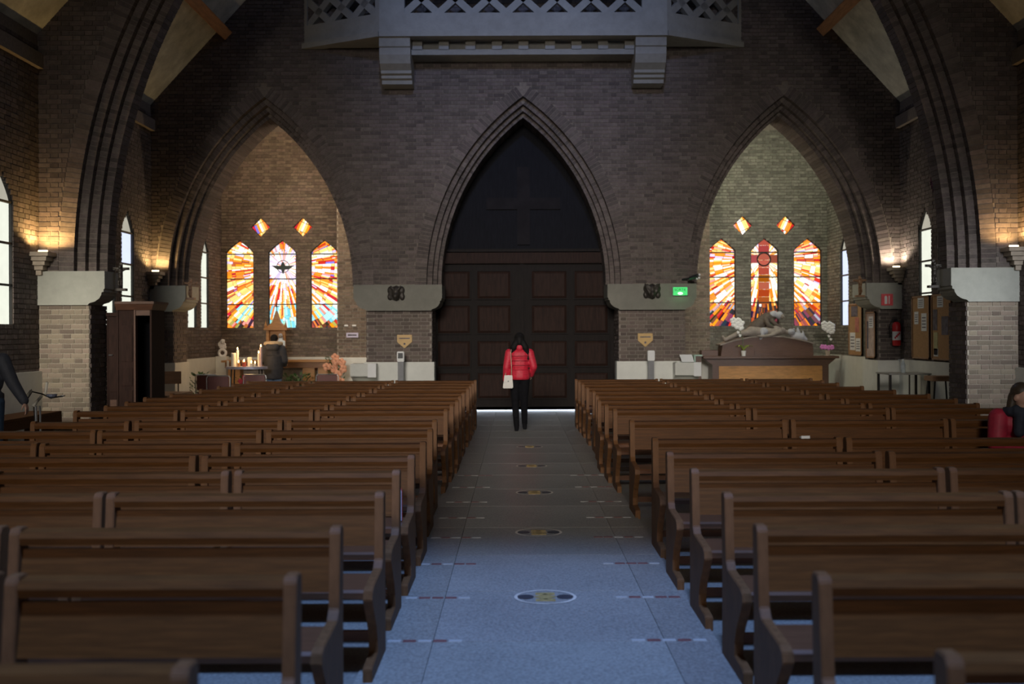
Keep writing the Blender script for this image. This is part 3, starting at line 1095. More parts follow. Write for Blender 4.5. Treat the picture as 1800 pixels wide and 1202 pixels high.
SX = {-1: (XL, -2.2), 1: (2.5, XR)}
for side, nm in ((-1, 'left'), (1, 'right')):
    polys = [lancet(x, 0.73, WZ0, 3.80, 4.12, 6) for x in LANC[side]]
    dpol = [[(x, 4.19), (x + 0.26, 4.45), (x, 4.71), (x - 0.26, 4.45)] for x in DIAM[side]]
    x0, x1 = SX[side]
    allp = polys + dpol
    sp = cut_spans(x0, x1, allp)
    core = MB()
    zs = [0, WZ0]
    z = WZ0
    while z < 4.75:
        z += 0.03
        zs.append(z)
    zs.append(7.1)
    for a, b in zip(zs[:-1], zs[1:]):
        for p, q in sp((a + b) / 2):
            core.box(p, q, YB, YB + 0.3, a, b)
    bw = struct(core.build('wall_chapel_' + nm, MORTAR))
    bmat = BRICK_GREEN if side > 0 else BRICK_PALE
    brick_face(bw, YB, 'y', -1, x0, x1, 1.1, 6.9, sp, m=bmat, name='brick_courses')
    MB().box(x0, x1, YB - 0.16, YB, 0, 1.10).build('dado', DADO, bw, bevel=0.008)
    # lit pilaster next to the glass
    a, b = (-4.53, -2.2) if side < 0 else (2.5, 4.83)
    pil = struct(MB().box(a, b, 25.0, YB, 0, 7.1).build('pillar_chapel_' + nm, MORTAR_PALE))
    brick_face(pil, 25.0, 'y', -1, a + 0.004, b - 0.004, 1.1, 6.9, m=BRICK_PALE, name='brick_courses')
    MB().box(a - 0.02, b, 24.9, 25.3, 0, 1.1).build('dado', DADO, pil, bevel=0.008)
    # wall towards the porch
    xi = -2.2 if side < 0 else 2.5
    struct(MB().box(xi, xi + 0.25, YW1, YB + 0.3, 0, 7.2).build('wall_porch_' + nm, MORTAR) if side < 0 else MB().box(xi - 0.25, xi, YW1, YB + 0.3, 0, 7.2).build('wall_porch_' + nm, MORTAR))
    cz = 3.44 if side < 0 else 3.58
    cxm = LANC[side][1]
    for li, p in enumerate(polys):
        win_no[0] += 1
        fr = struct(framed(p, YB + 0.02, YB + 0.09).build('window_%d' % win_no[0], LEAD))
        MB().add([(q[0], YB + 0.10, q[1]) for q in p], [tuple(range(len(p)))]).build('leading', LEAD, fr)
        pn = stained(side, li, p, cxm, cz, YB + 0.085)
        if side < 0 and li == 1:            # dove: dark spread wings
            dv = MB()
            dv.prism([(cxm - 0.30, cz + 0.03), (cxm - 0.16, cz - 0.07), (cxm - 0.05, cz - 0.08), (cxm, cz - 0.20), (cxm + 0.05, cz - 0.08), (cxm + 0.16, cz - 0.07),
                      (cxm + 0.30, cz + 0.03), (cxm + 0.16, cz + 0.02), (cxm + 0.06, cz + 0.02), (cxm + 0.035, cz + 0.09), (cxm, cz + 0.13), (cxm - 0.035, cz + 0.09), (cxm - 0.06, cz + 0.02), (cxm - 0.16, cz + 0.02)], 'y', YB + 0.072, YB + 0.082)
            dv.build('dove_panel', mat('dove_grey', (0.05, 0.07, 0.07), 0.6), fr)
        pn.build('stained_panes', fr)
        if side > 0 and li == 1:            # brown-red cross of large panes
            cr = Panes()
            for k_ in range(9):
                z0_ = 2.42 + k_ * 0.19
                if z0_ > 4.05:
                    break
                hw = 0.145
                cr.poly([(cxm - hw, z0_), (cxm + hw, z0_), (cxm + hw, z0_ + 0.19), (cxm - hw, z0_ + 0.19)], rnd((0.33, 0.065, 0.03), 0.25), YB + 0.078, 0.008)
            for sx in (-1, 1):
                cr.poly([(cxm + sx * 0.25 - 0.10, cz - 0.10), (cxm + sx * 0.25 + 0.10, cz - 0.10), (cxm + sx * 0.25 + 0.10, cz + 0.12), (cxm + sx * 0.25 - 0.10, cz + 0.12)], rnd((0.24, 0.05, 0.03), 0.2), YB + 0.078, 0.008)
                cr.poly([(cxm + sx * 0.34, 2.5), (cxm + sx * 0.27, 2.5), (cxm + sx * 0.15, 3.15), (cxm + sx * 0.19, 3.15)], (1.0, 0.95, 0.75), YB + 0.077, 0.004)
            cr.build('cross_panes', fr)
            hd = MB()
            for q in range(16):
                t0, t1 = 2 * PI * q / 16, 2 * PI * (q + 1) / 16
                hd.tube([(cxm + 0.17 * math.cos(t0), YB + 0.07, cz + 0.17 * math.sin(t0)), (cxm + 0.17 * math.cos(t1), YB + 0.07, cz + 0.17 * math.sin(t1))], 0.02, 5)
            hd.build('thorn_crown', LEAD, fr)
        for zb in (3.76, 3.12, 2.46):
            MB().box(p[0][0], p[1][0], YB + 0.055, YB + 0.08, zb - 0.014, zb + 0.014).build('glazing_bar', LEAD, fr)
    for di, p in enumerate(dpol):
        win_no[0] += 1
        fr = struct(framed(p, YB + 0.02, YB + 0.09).build('window_%d' % win_no[0], LEAD))
        MB().add([(q[0], YB + 0.10, q[1]) for q in p], [(0, 1, 2, 3)]).build('leading', LEAD, fr)
        pn = Panes()
        gx, gz = DIAM[side][di], 4.45
        sgn = 1 if di == 0 else -1
        cols = ['plum', 'red', 'orange', 'yellow', 'white', 'yellow', 'orange', 'red', 'plum'] if side < 0 else ['red', 'pink', 'orange', 'white', 'white', 'yellow', 'orange', 'red', 'orange']
        for q in range(9):
            t0, t1 = -0.27 + q * 0.06, -0.27 + (q + 1) * 0.06
            for h_ in range(3):
                s0, s1 = -0.36 + h_ * 0.24, -0.36 + (h_ + 1) * 0.24
                dx, dz = math.sin(0.42) * sgn, -math.cos(0.42)
                nx, nz = math.cos(0.42) * sgn, math.sin(0.42)
                quad = [(gx + dx * s_ + nx * t_, gz + dz * s_ + nz * t_) for s_, t_ in ((s0, t0), (s1, t0), (s1, t1), (s0, t1))]
                if sgn > 0:
                    quad = quad[::-1]
                sub = clip_poly(quad, p)
                if len(sub) < 3:
                    sub = clip_poly(quad[::-1], p)
                pn.poly(sub, rnd(PAL[cols[q] if R() < 0.8 else pick([('red', 1), ('orange', 1), ('blue', 0.5), ('yellow', 1)])], 0.15), YB + 0.085, 0.009)
        pn.build('stained_panes', fr)

# ------------------------------------------------------------------ west door
DY = 21.86
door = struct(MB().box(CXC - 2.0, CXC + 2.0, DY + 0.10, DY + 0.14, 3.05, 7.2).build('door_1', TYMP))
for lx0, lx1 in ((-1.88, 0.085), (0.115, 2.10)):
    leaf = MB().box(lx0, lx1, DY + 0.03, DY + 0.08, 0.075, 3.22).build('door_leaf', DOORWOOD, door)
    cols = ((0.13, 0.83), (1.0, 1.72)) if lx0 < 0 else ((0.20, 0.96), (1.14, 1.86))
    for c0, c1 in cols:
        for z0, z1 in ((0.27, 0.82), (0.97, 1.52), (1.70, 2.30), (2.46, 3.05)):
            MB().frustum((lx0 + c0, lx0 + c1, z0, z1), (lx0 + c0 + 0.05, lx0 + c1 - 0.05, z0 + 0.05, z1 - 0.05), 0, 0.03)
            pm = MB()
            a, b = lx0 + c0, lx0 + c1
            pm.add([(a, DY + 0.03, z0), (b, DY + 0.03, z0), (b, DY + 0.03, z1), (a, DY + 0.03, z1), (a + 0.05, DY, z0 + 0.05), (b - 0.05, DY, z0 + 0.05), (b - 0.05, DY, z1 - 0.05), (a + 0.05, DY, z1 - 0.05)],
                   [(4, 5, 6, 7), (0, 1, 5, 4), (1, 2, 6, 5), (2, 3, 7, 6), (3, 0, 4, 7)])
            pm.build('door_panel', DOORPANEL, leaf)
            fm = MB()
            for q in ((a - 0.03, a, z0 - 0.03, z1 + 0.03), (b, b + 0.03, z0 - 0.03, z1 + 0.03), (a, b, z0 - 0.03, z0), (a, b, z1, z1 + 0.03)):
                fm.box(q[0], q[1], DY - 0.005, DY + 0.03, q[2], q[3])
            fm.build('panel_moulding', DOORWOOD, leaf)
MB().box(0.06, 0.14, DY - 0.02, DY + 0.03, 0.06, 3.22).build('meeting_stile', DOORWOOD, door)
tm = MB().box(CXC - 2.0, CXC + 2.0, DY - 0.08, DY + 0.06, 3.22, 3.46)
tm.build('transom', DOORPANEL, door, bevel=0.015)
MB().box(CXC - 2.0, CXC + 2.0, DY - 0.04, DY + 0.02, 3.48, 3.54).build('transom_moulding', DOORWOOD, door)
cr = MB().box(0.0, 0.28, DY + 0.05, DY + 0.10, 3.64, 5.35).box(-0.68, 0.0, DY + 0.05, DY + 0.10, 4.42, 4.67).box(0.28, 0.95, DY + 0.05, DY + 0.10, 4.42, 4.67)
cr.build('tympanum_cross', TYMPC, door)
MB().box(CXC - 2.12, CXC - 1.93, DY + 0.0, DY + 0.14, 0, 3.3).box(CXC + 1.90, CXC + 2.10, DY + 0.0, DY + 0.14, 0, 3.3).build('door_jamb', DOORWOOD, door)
# bright ground outside, seen through the gap under the door
struct(MB().box(-2.0, 2.3, YW1 + 0.02, 60, -0.2, 0.0).build('floor_outside', mat('pale_paving', (0.75, 0.77, 0.8), 0.8, var=0.05)))

# ------------------------------------------------------------------ organ loft
loft = thing('organ_loft', 'grey stone organ loft with pierced balustrade above the central door', 'balcony', (0, 0, 0))
LX0, LX1, LX2, LX3 = -4.46, -2.75, 3.02, 4.72
LYW, LYC = YW0, 19.95
Z0, Z1, Z2 = 7.66, 8.12, 9.45
plan = [(LX0, LYW), (LX1, LYC), (LX2, LYC), (LX3, LYW)]
MB().prism(plan, 'z', Z0, Z0 + 0.10).build('loft_floor', LOFT, loft)
for (ax_, ay_), (bx_, by_) in zip(plan[:-1], plan[1:]):
    L = math.hypot(bx_ - ax_, by_ - ay_)
    ang = math.atan2(by_ - ay_, bx_ - ax_)
    M = Matrix.Translation((ax_, ay_, 0)) @ Matrix.Rotation(ang, 4, 'Z')

    def tb(mbx, name, m_=LOFT):
        mbx.v = [tuple(M @ Vector(p)) for p in mbx.v]
        return mbx.build(name, m_, loft)
    tb(MB().box(0, L, 0, 0.18, Z0 + 0.10, Z1), 'parapet_base')
    tb(MB().box(0, L, -0.05, 0.18, Z0 - 0.02, Z0 + 0.09), 'parapet_moulding')
    tb(MB().box(0, L, -0.03, 0.2, Z2, Z2 + 0.14), 'hand_rail')
    e = 0.5 if L > 3 else 0.10
    for a in (0, L - e):
        tb(MB().box(a, a + e, 0, 0.18, Z1, Z2), 'balustrade_post')
    n = max(2, round((L - 2 * e) / 0.68))
    wd = (L - 2 * e) / n
    up = wd * 0.5 * 0.9                     # rise of a half unit
    for i in range(n):
        u0 = e + i * wd
        cell = [(u0, Z1), (u0 + wd, Z1), (u0 + wd, Z2), (u0, Z2)]
        bars = MB()
        for k_ in range(4):
            zz = Z1 + 2 * up * (k_ - 0.0)
            for p0, p1 in (((u0, zz), (u0 + wd, zz + 2 * up)), ((u0 + wd, zz), (u0, zz + 2 * up))):
                dx, dz = p1[0] - p0[0], p1[1] - p0[1]
                l = math.hypot(dx, dz)
                nx, nz = -dz / l * 0.072, dx / l * 0.072
                ex_, ez_ = dx / l * 0.1, dz / l * 0.1
                quad = [(p0[0] + nx - ex_, p0[1] + nz - ez_), (p0[0] - nx - ex_, p0[1] - nz - ez_), (p1[0] - nx + ex_, p1[1] - nz + ez_), (p1[0] + nx + ex_, p1[1] + nz + ez_)]
                sub = clip_poly(quad, cell)
                if len(sub) >= 3:
                    bars.prism(sub, 'y', 0.03 + 0.004 * (k_ % 2), 0.15)
        tb(bars, 'balustrade_lattice')
# dentil course below the centre
MB().box(-2.2, 2.46, LYC + 0.3, LYW, Z0 - 0.30, Z0 - 0.19).build('dentil_ledge', LOFT, loft)
MB().box(-2.2, 2.46, LYC + 0.45, LYW, Z0 - 0.2, Z0).build('dentil_back', LOFT, loft)
for i in range(9):
    u = -2.12 + i * (4.5 - 0.18) / 8
    MB().box(u, u + 0.2, LYC + 0.3, LYC + 0.5, Z0 - 0.2, Z0).build('dentil', LOFT, loft)
for x in (-2.45, 2.70):
    pr = [(LYW, Z0 - 0.02), (LYC + 0.02, Z0 - 0.02), (LYC + 0.02, Z0 - 0.2), (LYC + 0.06, Z0 - 0.22), (LYC + 0.05, Z0 - 0.36), (LYC + 0.12, Z0 - 0.52), (LYC + 0.28, Z0 - 0.62),
          (LYC + 0.28, Z0 - 0.68), (LYC + 0.36, Z0 - 0.70), (LYC + 0.36, Z0 - 0.76), (LYC + 0.44, Z0 - 0.78), (LYC + 0.44, Z0 - 0.86), (LYW, Z0 - 0.86)]
    MB().prism(pr, 'x', x - 0.31, x + 0.31).build('loft_corbel', LOFT, loft)
# high west window over the loft (above the frame)
win_no[0] += 1
lw = struct(MB().box(-1.1, 1.4, YW0 - 0.02, YW0 + 0.02, 9.9, 12.4).build('window_%d' % win_no[0], LEAD))
for i in range(3):
    MB().box(-1.05 + i * 0.82, -0.3 + i * 0.82, YW0 - 0.03, YW0 - 0.022, 9.95, 12.3).build('pane', LOFTGL, lw)

# ------------------------------------------------------------------ pews (they face the camera)
PROFILE = [(0.075, 0.0), (0.068, 0.45), (0.085, 0.84), (0.07, 0.862), (0.01, 0.862), (-0.005, 0.84), (-0.035, 0.52), (-0.07, 0.482), (-0.36, 0.462), (-0.405, 0.445), (-0.415, 0.405),
           (-0.36, 0.335), (-0.275, 0.24), (-0.235, 0.16), (-0.23, 0.095), (-0.40, 0.085), (-0.43, 0.075), (-0.43, 0.0)]
EW = 0.046
end_me = MB().prism(PROFILE, 'x', -EW / 2, EW / 2).mesh('end_panel', WOOD_END, bevel=0.004)
pew_parts = {}


def pew_meshes(L):
    if L not in pew_parts:
        a, b = EW, L - EW
        pew_parts[L] = [
            ('top_rail', MB().prism([(0.0, 0.79), (0.088, 0.79), (0.092, 0.842), (0.07, 0.852), (0.004, 0.846), (-0.006, 0.82)], 'x', a, b).mesh('top_rail', WOOD)),
            ('backrest', MB().prism([(-0.012, 0.585), (0.012, 0.585), (0.052, 0.768), (0.028, 0.768)], 'x', a, b).mesh('backrest', WOOD)),
            ('seat', MB().prism([(-0.40, 0.408), (-0.40, 0.438), (-0.385, 0.45), (-0.02, 0.442), (0.0, 0.41)], 'x', a, b).mesh('seat', SEATWOOD)),
            ('stretcher', MB().box(a, b, 0.01, 0.04, 0.08, 0.13).mesh('stretcher', SEATWOOD))]
    return pew_parts[L]


def pew(x0, L, y, label, group):
    t = thing('pew', label, 'pew', (x0, y, 0.0), 0, group)
    for u in (EW / 2, L - EW / 2):
        link('end_panel', end_me, t, (u, 0, 0))
    for nm_, me in pew_meshes(L):
        link(nm_, me, t)
    return t


ORD = ['first', 'second', 'third', 'fourth', 'fifth', 'sixth', 'seventh', 'eighth', 'ninth', 'tenth', 'eleventh', 'twelfth', 'thirteenth', 'fourteenth', 'fifteenth', 'sixteenth', 'seventeenth', 'eighteenth', 'nineteenth']
LROWS = [(2.50, -0.83, (1.45, 1.45)), (3.44, -0.767, (1.01, 1.45, 1.45)), (4.30, -0.77, (1.43, 1.45, 1.2)), (5.24, -0.71, (1.46, 1.45, 1.2)), (6.08, -0.725, (1.01, 1.45, 1.45)),
         (6.83, -0.713, (1.46, 1.45, 1.2)), (7.65, -0.71, (1.47, 1.45, 1.2)), (8.68, -0.746, (1.45, 1.43, 1.0)), (9.62, -0.785, (1.45, 1.43, 0.95)), (10.95, -0.773, (1.45, 1.45, 1.15)),
         (11.70, -0.757, (1.45, 1.45, 1.15)), (12.40, -0.737, (1.45, 1.45, 1.2)), (13.25, -0.75, (1.45, 1.45, 1.25)), (14.05, -0.75, (1.45, 1.45, 1.2)), (15.15, -0.74, (1.45, 1.45, 1.15)),
         (16.0, -0.74, (1.45, 1.45, 1.15)), (16.85, -0.74, (1.45, 1.45, 1.15)), (17.75, -0.737, (1.45, 1.45, 1.15))]
RROWS = [(2.56, 1.10, (1.5,)), (3.42, 1.03, (1.5, 1.5)), (4.30, 1.03, (1.5, 1.5)), (5.17, 1.07, (1.5, 1.5)), (6.09, 1.06, (1.55, 1.5)), (6.95, 1.04, (1.5, 1.5, 1.3)),
         (7.88, 1.064, (1.5, 1.5, 1.3)), (9.50, 1.067, (1.5, 1.5, 1.3)), (10.92, 1.044, (1.5, 1.5, 1.3)), (11.6, 1.01, (1.5, 1.5, 1.3)), (12.4, 0.99, (1.5, 1.55, 1.4)), (13.35, 1.04, (1.5, 1.5, 1.4)),
         (14.3, 1.07, (1.5, 1.5, 1.3)), (15.3, 1.05, (1.5, 1.5, 1.2)), (16.4, 1.05, (1.5, 1.5, 1.2)), (17.2, 1.04, (1.5, 1.5, 1.2)), (17.95, 1.03, (1.5, 1.5, 1.2))]
POSN = {0: 'at the aisle end', 1: 'in the middle', 2: 'at the outer wall end'}
for rows, sd, sg in ((LROWS, 'left', -1), (RROWS, 'right', 1)):
    for ri, (y, xa, Ls) in enumerate(rows):
        x = xa
        for pi, L in enumerate(Ls):
            lab = 'brown varnished pew %s of the %s row %s of the aisle' % (POSN[pi], ORD[ri], sd)
            yj = y + (0.0 if pi == 0 else (R() - 0.5) * 0.05)
            if sg < 0:
                pew(x - L, L, yj, lab, 'pews %s of the aisle' % sd)
                x -= L + 0.018 + 0.03 * R()
            else:
                pew(x, L, yj, lab, 'pews %s of the aisle' % sd)
                x += L + 0.018 + 0.03 * R()

# small things lying on the pews
sl = thing('folded_paper', 'small white folded paper lying on a right hand pew rail', 'paper', (2.28, 7.92, 0.853), 0.1)
MB().add([(-0.035, -0.02, 0), (0.035, -0.02, 0), (0.035, 0.02, 0.004), (-0.035, 0.02, 0.004), (-0.035, -0.02, 0.022), (0.035, -0.02, 0.022), (0.035, 0.02, 0.012), (-0.035, 0.02, 0.012)],
         [(0, 3, 2, 1), (4, 5, 6, 7), (0, 1, 5, 4), (1, 2, 6, 5), (2, 3, 7, 6), (3, 0, 4, 7)]).build('sheet', PAPER, sl)
bk = thing('hymn_book', 'red hymn book standing on the seat of an aisle pew on the left', 'book', (-0.80, 6.70, 0.452), 0.15)
MB().box(-0.012, 0.012, -0.07, 0.07, 0, 0.19).build('pages', PAPER, bk)
MB().box(-0.016, -0.0125, -0.074, 0.074, 0, 0.196).box(0.0125, 0.016, -0.074, 0.074, 0, 0.196).box(-0.016, 0.016, 0.0705, 0.075, 0, 0.196).build('cover', RED, bk)

# ------------------------------------------------------------------ wall uplighters on stepped corbels
def uplight(x, y, z, side, label, col, en):
    t = thing('wall_uplight', label, 'wall lamp', (x, y, z))
    b = MB()
    for i, (h0, h1, r0) in enumerate(((-0.07, 0.0, 0.30), (-0.14, -0.07, 0.25), (-0.21, -0.14, 0.20), (-0.28, -0.21, 0.15), (-0.36, -0.28, 0.10))):
        a, c = sorted((0, -side * r0))
        b.box(a, c, -r0, 0, h0 + 0.006, h1)
        b.box(*sorted((0, -side * (r0 - 0.03))), -r0 + 0.03, 0, h0, h0 + 0.006)
    b.build('stepped_corbel', mat('corbel_stone', (0.40, 0.33, 0.26), 0.8, var=0.15), t, bevel=0.004)
    MB().tube([(-side * 0.06, -0.10, 0.025), (-side * 0.20, -0.10, 0.025)], 0.018, 8).build('lamp_tube', LAMPGLOW, t)
    lamp('uplight_bulb', 'SPOT', (x - side * 0.21, y - 0.25, z + 0.065), en * 3.0, col, (x - side * 0.30, y - 0.12, z + 1.2), shadow_soft_size=0.05, spot_size=math.radians(165), spot_blend=0.5)
    return t


uplight(XL, YA0 - 0.02, 3.00, -1, 'stepped stone wall lamp glowing amber beside the near left pier', (1.0, 0.62, 0.22), 26)
uplight(XL, YW0 - 0.02, 2.99, -1, 'stepped stone wall lamp glowing amber in the far left corner', (1.0, 0.66, 0.26), 18)
uplight(XR, YW0 - 0.02, 3.02, 1, 'stepped stone wall lamp glowing white in the far right corner', (1.0, 0.86, 0.66), 18)
uplight(XR, YA0 - 0.02, 3.02, 1, 'stepped stone wall lamp glowing amber beside the near right pier', (1.0, 0.62, 0.24), 14)

# ------------------------------------------------------------------ confessional beside the near left pier
cf = thing('confessional', 'tall dark wooden confessional with open front behind the left pier', 'confessional', (-6.80, 16.42, 0))
HT = 2.10
MB().box(0.0, 0.03, 0.05, 0.58, 0, HT - 0.1).build('side_panel', CONF, cf)
MB().box(0.19, 0.22, -0.02, 0.58, 0, HT).build('side_panel', CONF, cf)
MB().box(0.22, 0.485, 0.0, 0.04, 0.0, HT).build('front_panel', CONF, cf)
MB().box(0.485, 0.51, -0.04, 0.06, 0, HT).build('front_post', CONF2, cf)
for z0, z1 in ((0.85, 1.15), (1.25, 1.85), (0.1, 0.78)):
    MB().box(0.26, 0.45, -0.015, 0.0, z0, z1).build('front_moulding', CONF, cf, bevel=0.006)
MB().box(0.22, 0.74, 0.53, 0.58, 0.0, HT).build('back_panel', BLACKC, cf)
MB().box(0.74, 0.77, -0.02, 0.58, 0, HT).build('side_panel', CONF, cf)
MB().box(0.51, 0.74, -0.02, 0.03, HT - 0.09, HT).build('door_lintel', CONF2, cf)
MB().box(0.22, 0.74, 0.05, 0.53, 0.40, 0.44).build('seat', CONF, cf)
MB().frustum((0.19, 0.78, -0.04, 0.58), (0.19, 0.83, -0.10, 0.58), HT, HT + 0.10).box(0.19, 0.84, -0.11, 0.58, HT + 0.10, HT + 0.14).build('cornice', CONF2, cf)
MB().box(0.0, 0.19, 0.02, 0.58, HT - 0.1, HT - 0.04).build('cornice', CONF, cf)
cd = MB().box(0.03, 0.19, 0.06, 0.10, 0, HT - 0.1).build('door', CONF, cf)
MB().box(0.055, 0.17, 0.045, 0.06, 0.1, 0.62).build('door_panel', CONF2, cd)
MB().box(0.055, 0.17, 0.045, 0.06, 0.75, 1.7).build('door_panel', CONF, cd)
MB().tube([(0.05, 0.06, 1.36), (0.05, 0.02, 1.36), (0.11, 0.02, 1.36)], 0.009, 6).build('handle', STEEL, cd)

# ------------------------------------------------------------------ figures of capitals and small wall furniture
def bracket_statue(x, y, z, label, m, h=0.42):
    t = thing('crucifix', label, 'crucifix', (x, y, z))
    MB().box(-0.02, 0.02, 0.02, 0.05, 0, h).box(-0.13, 0.13, 0.02, 0.05, h * 0.72, h * 0.82).build('cross', m, t)
    b = MB()
    b.chain([(0, 0, h * 0.36), (0, -0.01, h * 0.52), (0, -0.005, h * 0.70)], [0.032, 0.036, 0.042], 8)
    b.ell((0, -0.015, h * 0.84), 0.03, 0.03, 0.036)
    for s in (-1, 1):
        b.chain([(s * 0.035, 0, h * 0.70), (s * 0.08, 0, h * 0.74), (s * 0.125, 0.012, h * 0.78)], [0.018, 0.014, 0.011], 6)
        b.chain([(s * 0.018, 0, h * 0.36), (s * 0.022, -0.03, h * 0.2), (s * 0.01, 0.005, h * 0.04)], [0.024, 0.019, 0.013], 6)
    b.build('figure', m, t, smooth=True)
    MB().box(-0.09, 0.09, -0.03, 0.07, -0.04, 0).build('base', m, t)
    return t


bracket_statue(-6.48, 16.25, 2.45, 'small dark crucifix on the near left capital', BRONZE)
bracket_statue(6.80, 16.25, 2.45, 'small dark crucifix on the near right capital', BRONZE)
bracket_statue(-6.82, 20.75, 2.46, 'small painted crucifix on the far left corner capital', mat('painted_figure', (0.32, 0.20, 0.13), 0.6), 0.40)
bracket_statue(7.14, 20.75, 2.46, 'small wooden crucifix on the far right corner capital', mat('wood_figure', (0.26, 0.14, 0.07), 0.6), 0.40)


def boss(x, z, label, wings):
    t = thing('carved_boss', label, 'carving', (x, YW0 - 0.12, z))
    b = MB()
    b.ell((0, -0.05, 0.0), 0.085, 0.10, 0.15)
    b.ell((0, -0.12, -0.06), 0.05, 0.07, 0.07)
    for s in (-1, 1):
        b.ell((s * 0.11, -0.02, 0.06), 0.075, 0.05, 0.09)
        b.ell((s * 0.125, -0.02, -0.07), 0.06, 0.045, 0.08)
        b.chain([(s * 0.03, -0.10, 0.05), (s * 0.10, -0.09, 0.14)], [0.03, 0.02], 8)
        if wings:
            b.chain([(s * 0.02, -0.09, -0.12), (s * 0.09, -0.10, 0.02), (s * 0.15, -0.06, 0.15)], [0.03, 0.035, 0.02], 8)
    remeshed(b, 'carving', BRONZE, t, 0.014, 2)
    MB().lathe([(0.165, 0), (0.165, 0.025)], (0, 0, 0), 8).build('backplate', BRONZE, t).rotation_euler = (PI / 2, 0, PI / 8)
    return t


boss(-2.52, 2.53, 'dark carved bull head boss on the capital left of the door', False)
boss(2.79, 2.55, 'dark carved winged boss on the capital right of the door', True)

# green exit sign
ex = thing('exit_sign', 'glowing green emergency exit sign on the capital right of the door', 'sign', (3.37, YW0 - 0.13, 2.55))
MB().box(-0.155, 0.155, -0.05, 0, -0.09, 0.09).build('housing', mat('sign_housing', (0.2, 0.55, 0.3), 0.5), ex, bevel=0.006)
MB().box(-0.145, 0.145, -0.056, -0.05, -0.08, 0.08).build('face', EXITG, ex)
MB().ell((0, -0.058, -0.045), 0.055, 0.006, 0.03).build('lamp', EXITL, ex)
fc = bpy.data.curves.new('lettering', 'FONT')
fc.body = 'SORTIE'
fc.size = 0.075
fc.align_x = 'CENTER'
fc.extrude = 0.001
fo = bpy.data.objects.new('lettering', fc)
COL.objects.link(fo)
fm_ = bpy.data.meshes.new_from_object(fo.evaluated_get(bpy.context.evaluated_depsgraph_get()))
bpy.data.objects.remove(fo)
fo = link('lettering', fm_)
fo.parent = ex
fo.location = (0, -0.0575, 0.005)
fo.rotation_euler = (PI / 2, 0, 0)
fm_.materials.clear()
fm_.materials.append(mat('dark_green_print', (0.01, 0.10, 0.03), 0.6))
lamp('exit_glow', 'POINT', (3.37, YW0 - 0.30, 2.52), 0.8, (0.2, 1.0, 0.35), shadow_soft_size=0.06)

# security spotlight on the capital corner
sp_ = thing('security_camera', 'small black security camera on the capital beside the right chapel', 'camera', (3.60, YW0 - 0.12, 2.80))
MB().tube([(-0.16, 0.10, 0.0), (-0.02, -0.05, 0.02)], 0.02, 8).build('arm', BLACKP, sp_)
MB().tube([(-0.03, -0.05, 0.015), (0.12, -0.16, 0.06)], [0.04, 0.05], 10).build('body', BLACKP, sp_)
for dx, dz in ((0.10, -0.005), (0.145, 0.01), (0.15, 0.075)):
    MB().ell((dx, -0.17, 0.01 + dz), 0.024, 0.012, 0.024).build('lens', WHITE, sp_)

# gold arrow plaques and collection terminals on grey posts
for x, zc, gl, lab2, lab3 in ((-2.36, 1.55, True, 'gold arrow shaped plaque on the pier left of the door', 'grey post terminal with dark screen left of the door'),
                              (2.66, 1.56, False, 'gold arrow shaped plaque on the pier right of the door', 'grey post terminal with white top right of the door')):
    p = thing('arrow_plaque', lab2, 'sign', (x, YW0 - 0.017, zc))
    MB().prism([(-0.155, 0.12), (-0.155, -0.03), (0, -0.165), (0.155, -0.03), (0.155, 0.12)], 'y', -0.03, 0).build('board', PLAQUE, p, bevel=0.004)
    MB().box(-0.11, 0.11, -0.034, -0.03, 0.035, 0.055).build('printed_line', PRINT, p)
    MB().lathe([(0.022, 0), (0.022, 0.004)], (0, 0, 0), 10).build('printed_mark', PRINT, p)
    p.children[-1].rotation_euler = (PI / 2, 0, 0)
    p.children[-1].location = (0, -0.030, -0.07)
    xx = x - 0.03 if gl else x + 0.06
    q = thing('collection_terminal', lab3, 'terminal', (xx, YW0 - 0.45, 0))
    MB().box(-0.06, 0.06, -0.04, 0.04, 0, 1.12).build('post', GREYP, q, bevel=0.006)
    MB().box(-0.18, 0.18, -0.18, 0.18, 0, 0.02).build('base_plate', GREYP, q)
    hd = MB().box(-0.072, 0.072, -0.075, 0.05, 1.12, 1.33).build('head', WHITE, q, bevel=0.012)
    MB().box(-0.05, 0.05, -0.082, -0.0745, 1.19, 1.30).build('screen', BLACKP if gl else PAPER, hd)

# white stone stoup boxes against the plinths
for x, lab, sgn in ((-3.17, 'white box shaped stoup before the plinth left of the door', -1), (3.48, 'white box shaped stoup before the plinth right of the door', 1)):
    s_ = thing('stoup', lab, 'stoup', (x, YW0 - 0.10, 0))
    MB().prism([(0, 0.70), (-0.28, 0.82), (-0.34, 0.82), (-0.34, 1.08), (0, 1.08)], 'x', -0.26, 0.26).build('basin', DADO, s_, bevel=0.008)
    MB().box(-0.18, 0.18, -0.23, 0, 0, 0.72).build('pedestal', DADO, s_)
    MB().box(0.10 if sgn < 0 else 0.12, 0.27, -0.345, -0.335, 0.80, 1.085).build('front_slab', WHITE, s_)
    MB().box(-0.22, 0.22, -0.30, -0.05, 1.08, 1.083).build('water', mat('still_water_%d' % (sgn + 1), (0.3, 0.33, 0.33), 0.08), s_)
pn_ = thing('notice_card', 'white printed card leaning on the right stoup', 'card', (3.50, YW0 - 0.30, 1.09), 0.1)
MB().add([(-0.13, -0.02, 0), (0.13, -0.02, 0), (0.10, 0.05, 0.15), (-0.16, 0.05, 0.15), (-0.13, -0.015, 0), (0.13, -0.015, 0), (0.10, 0.055, 0.15), (-0.16, 0.055, 0.15)],
         [(0, 1, 2, 3), (7, 6, 5, 4), (0, 4, 5, 1), (1, 5, 6, 2), (2, 6, 7, 3), (3, 7, 4, 0)]).build('sheet', PAPER, pn_)

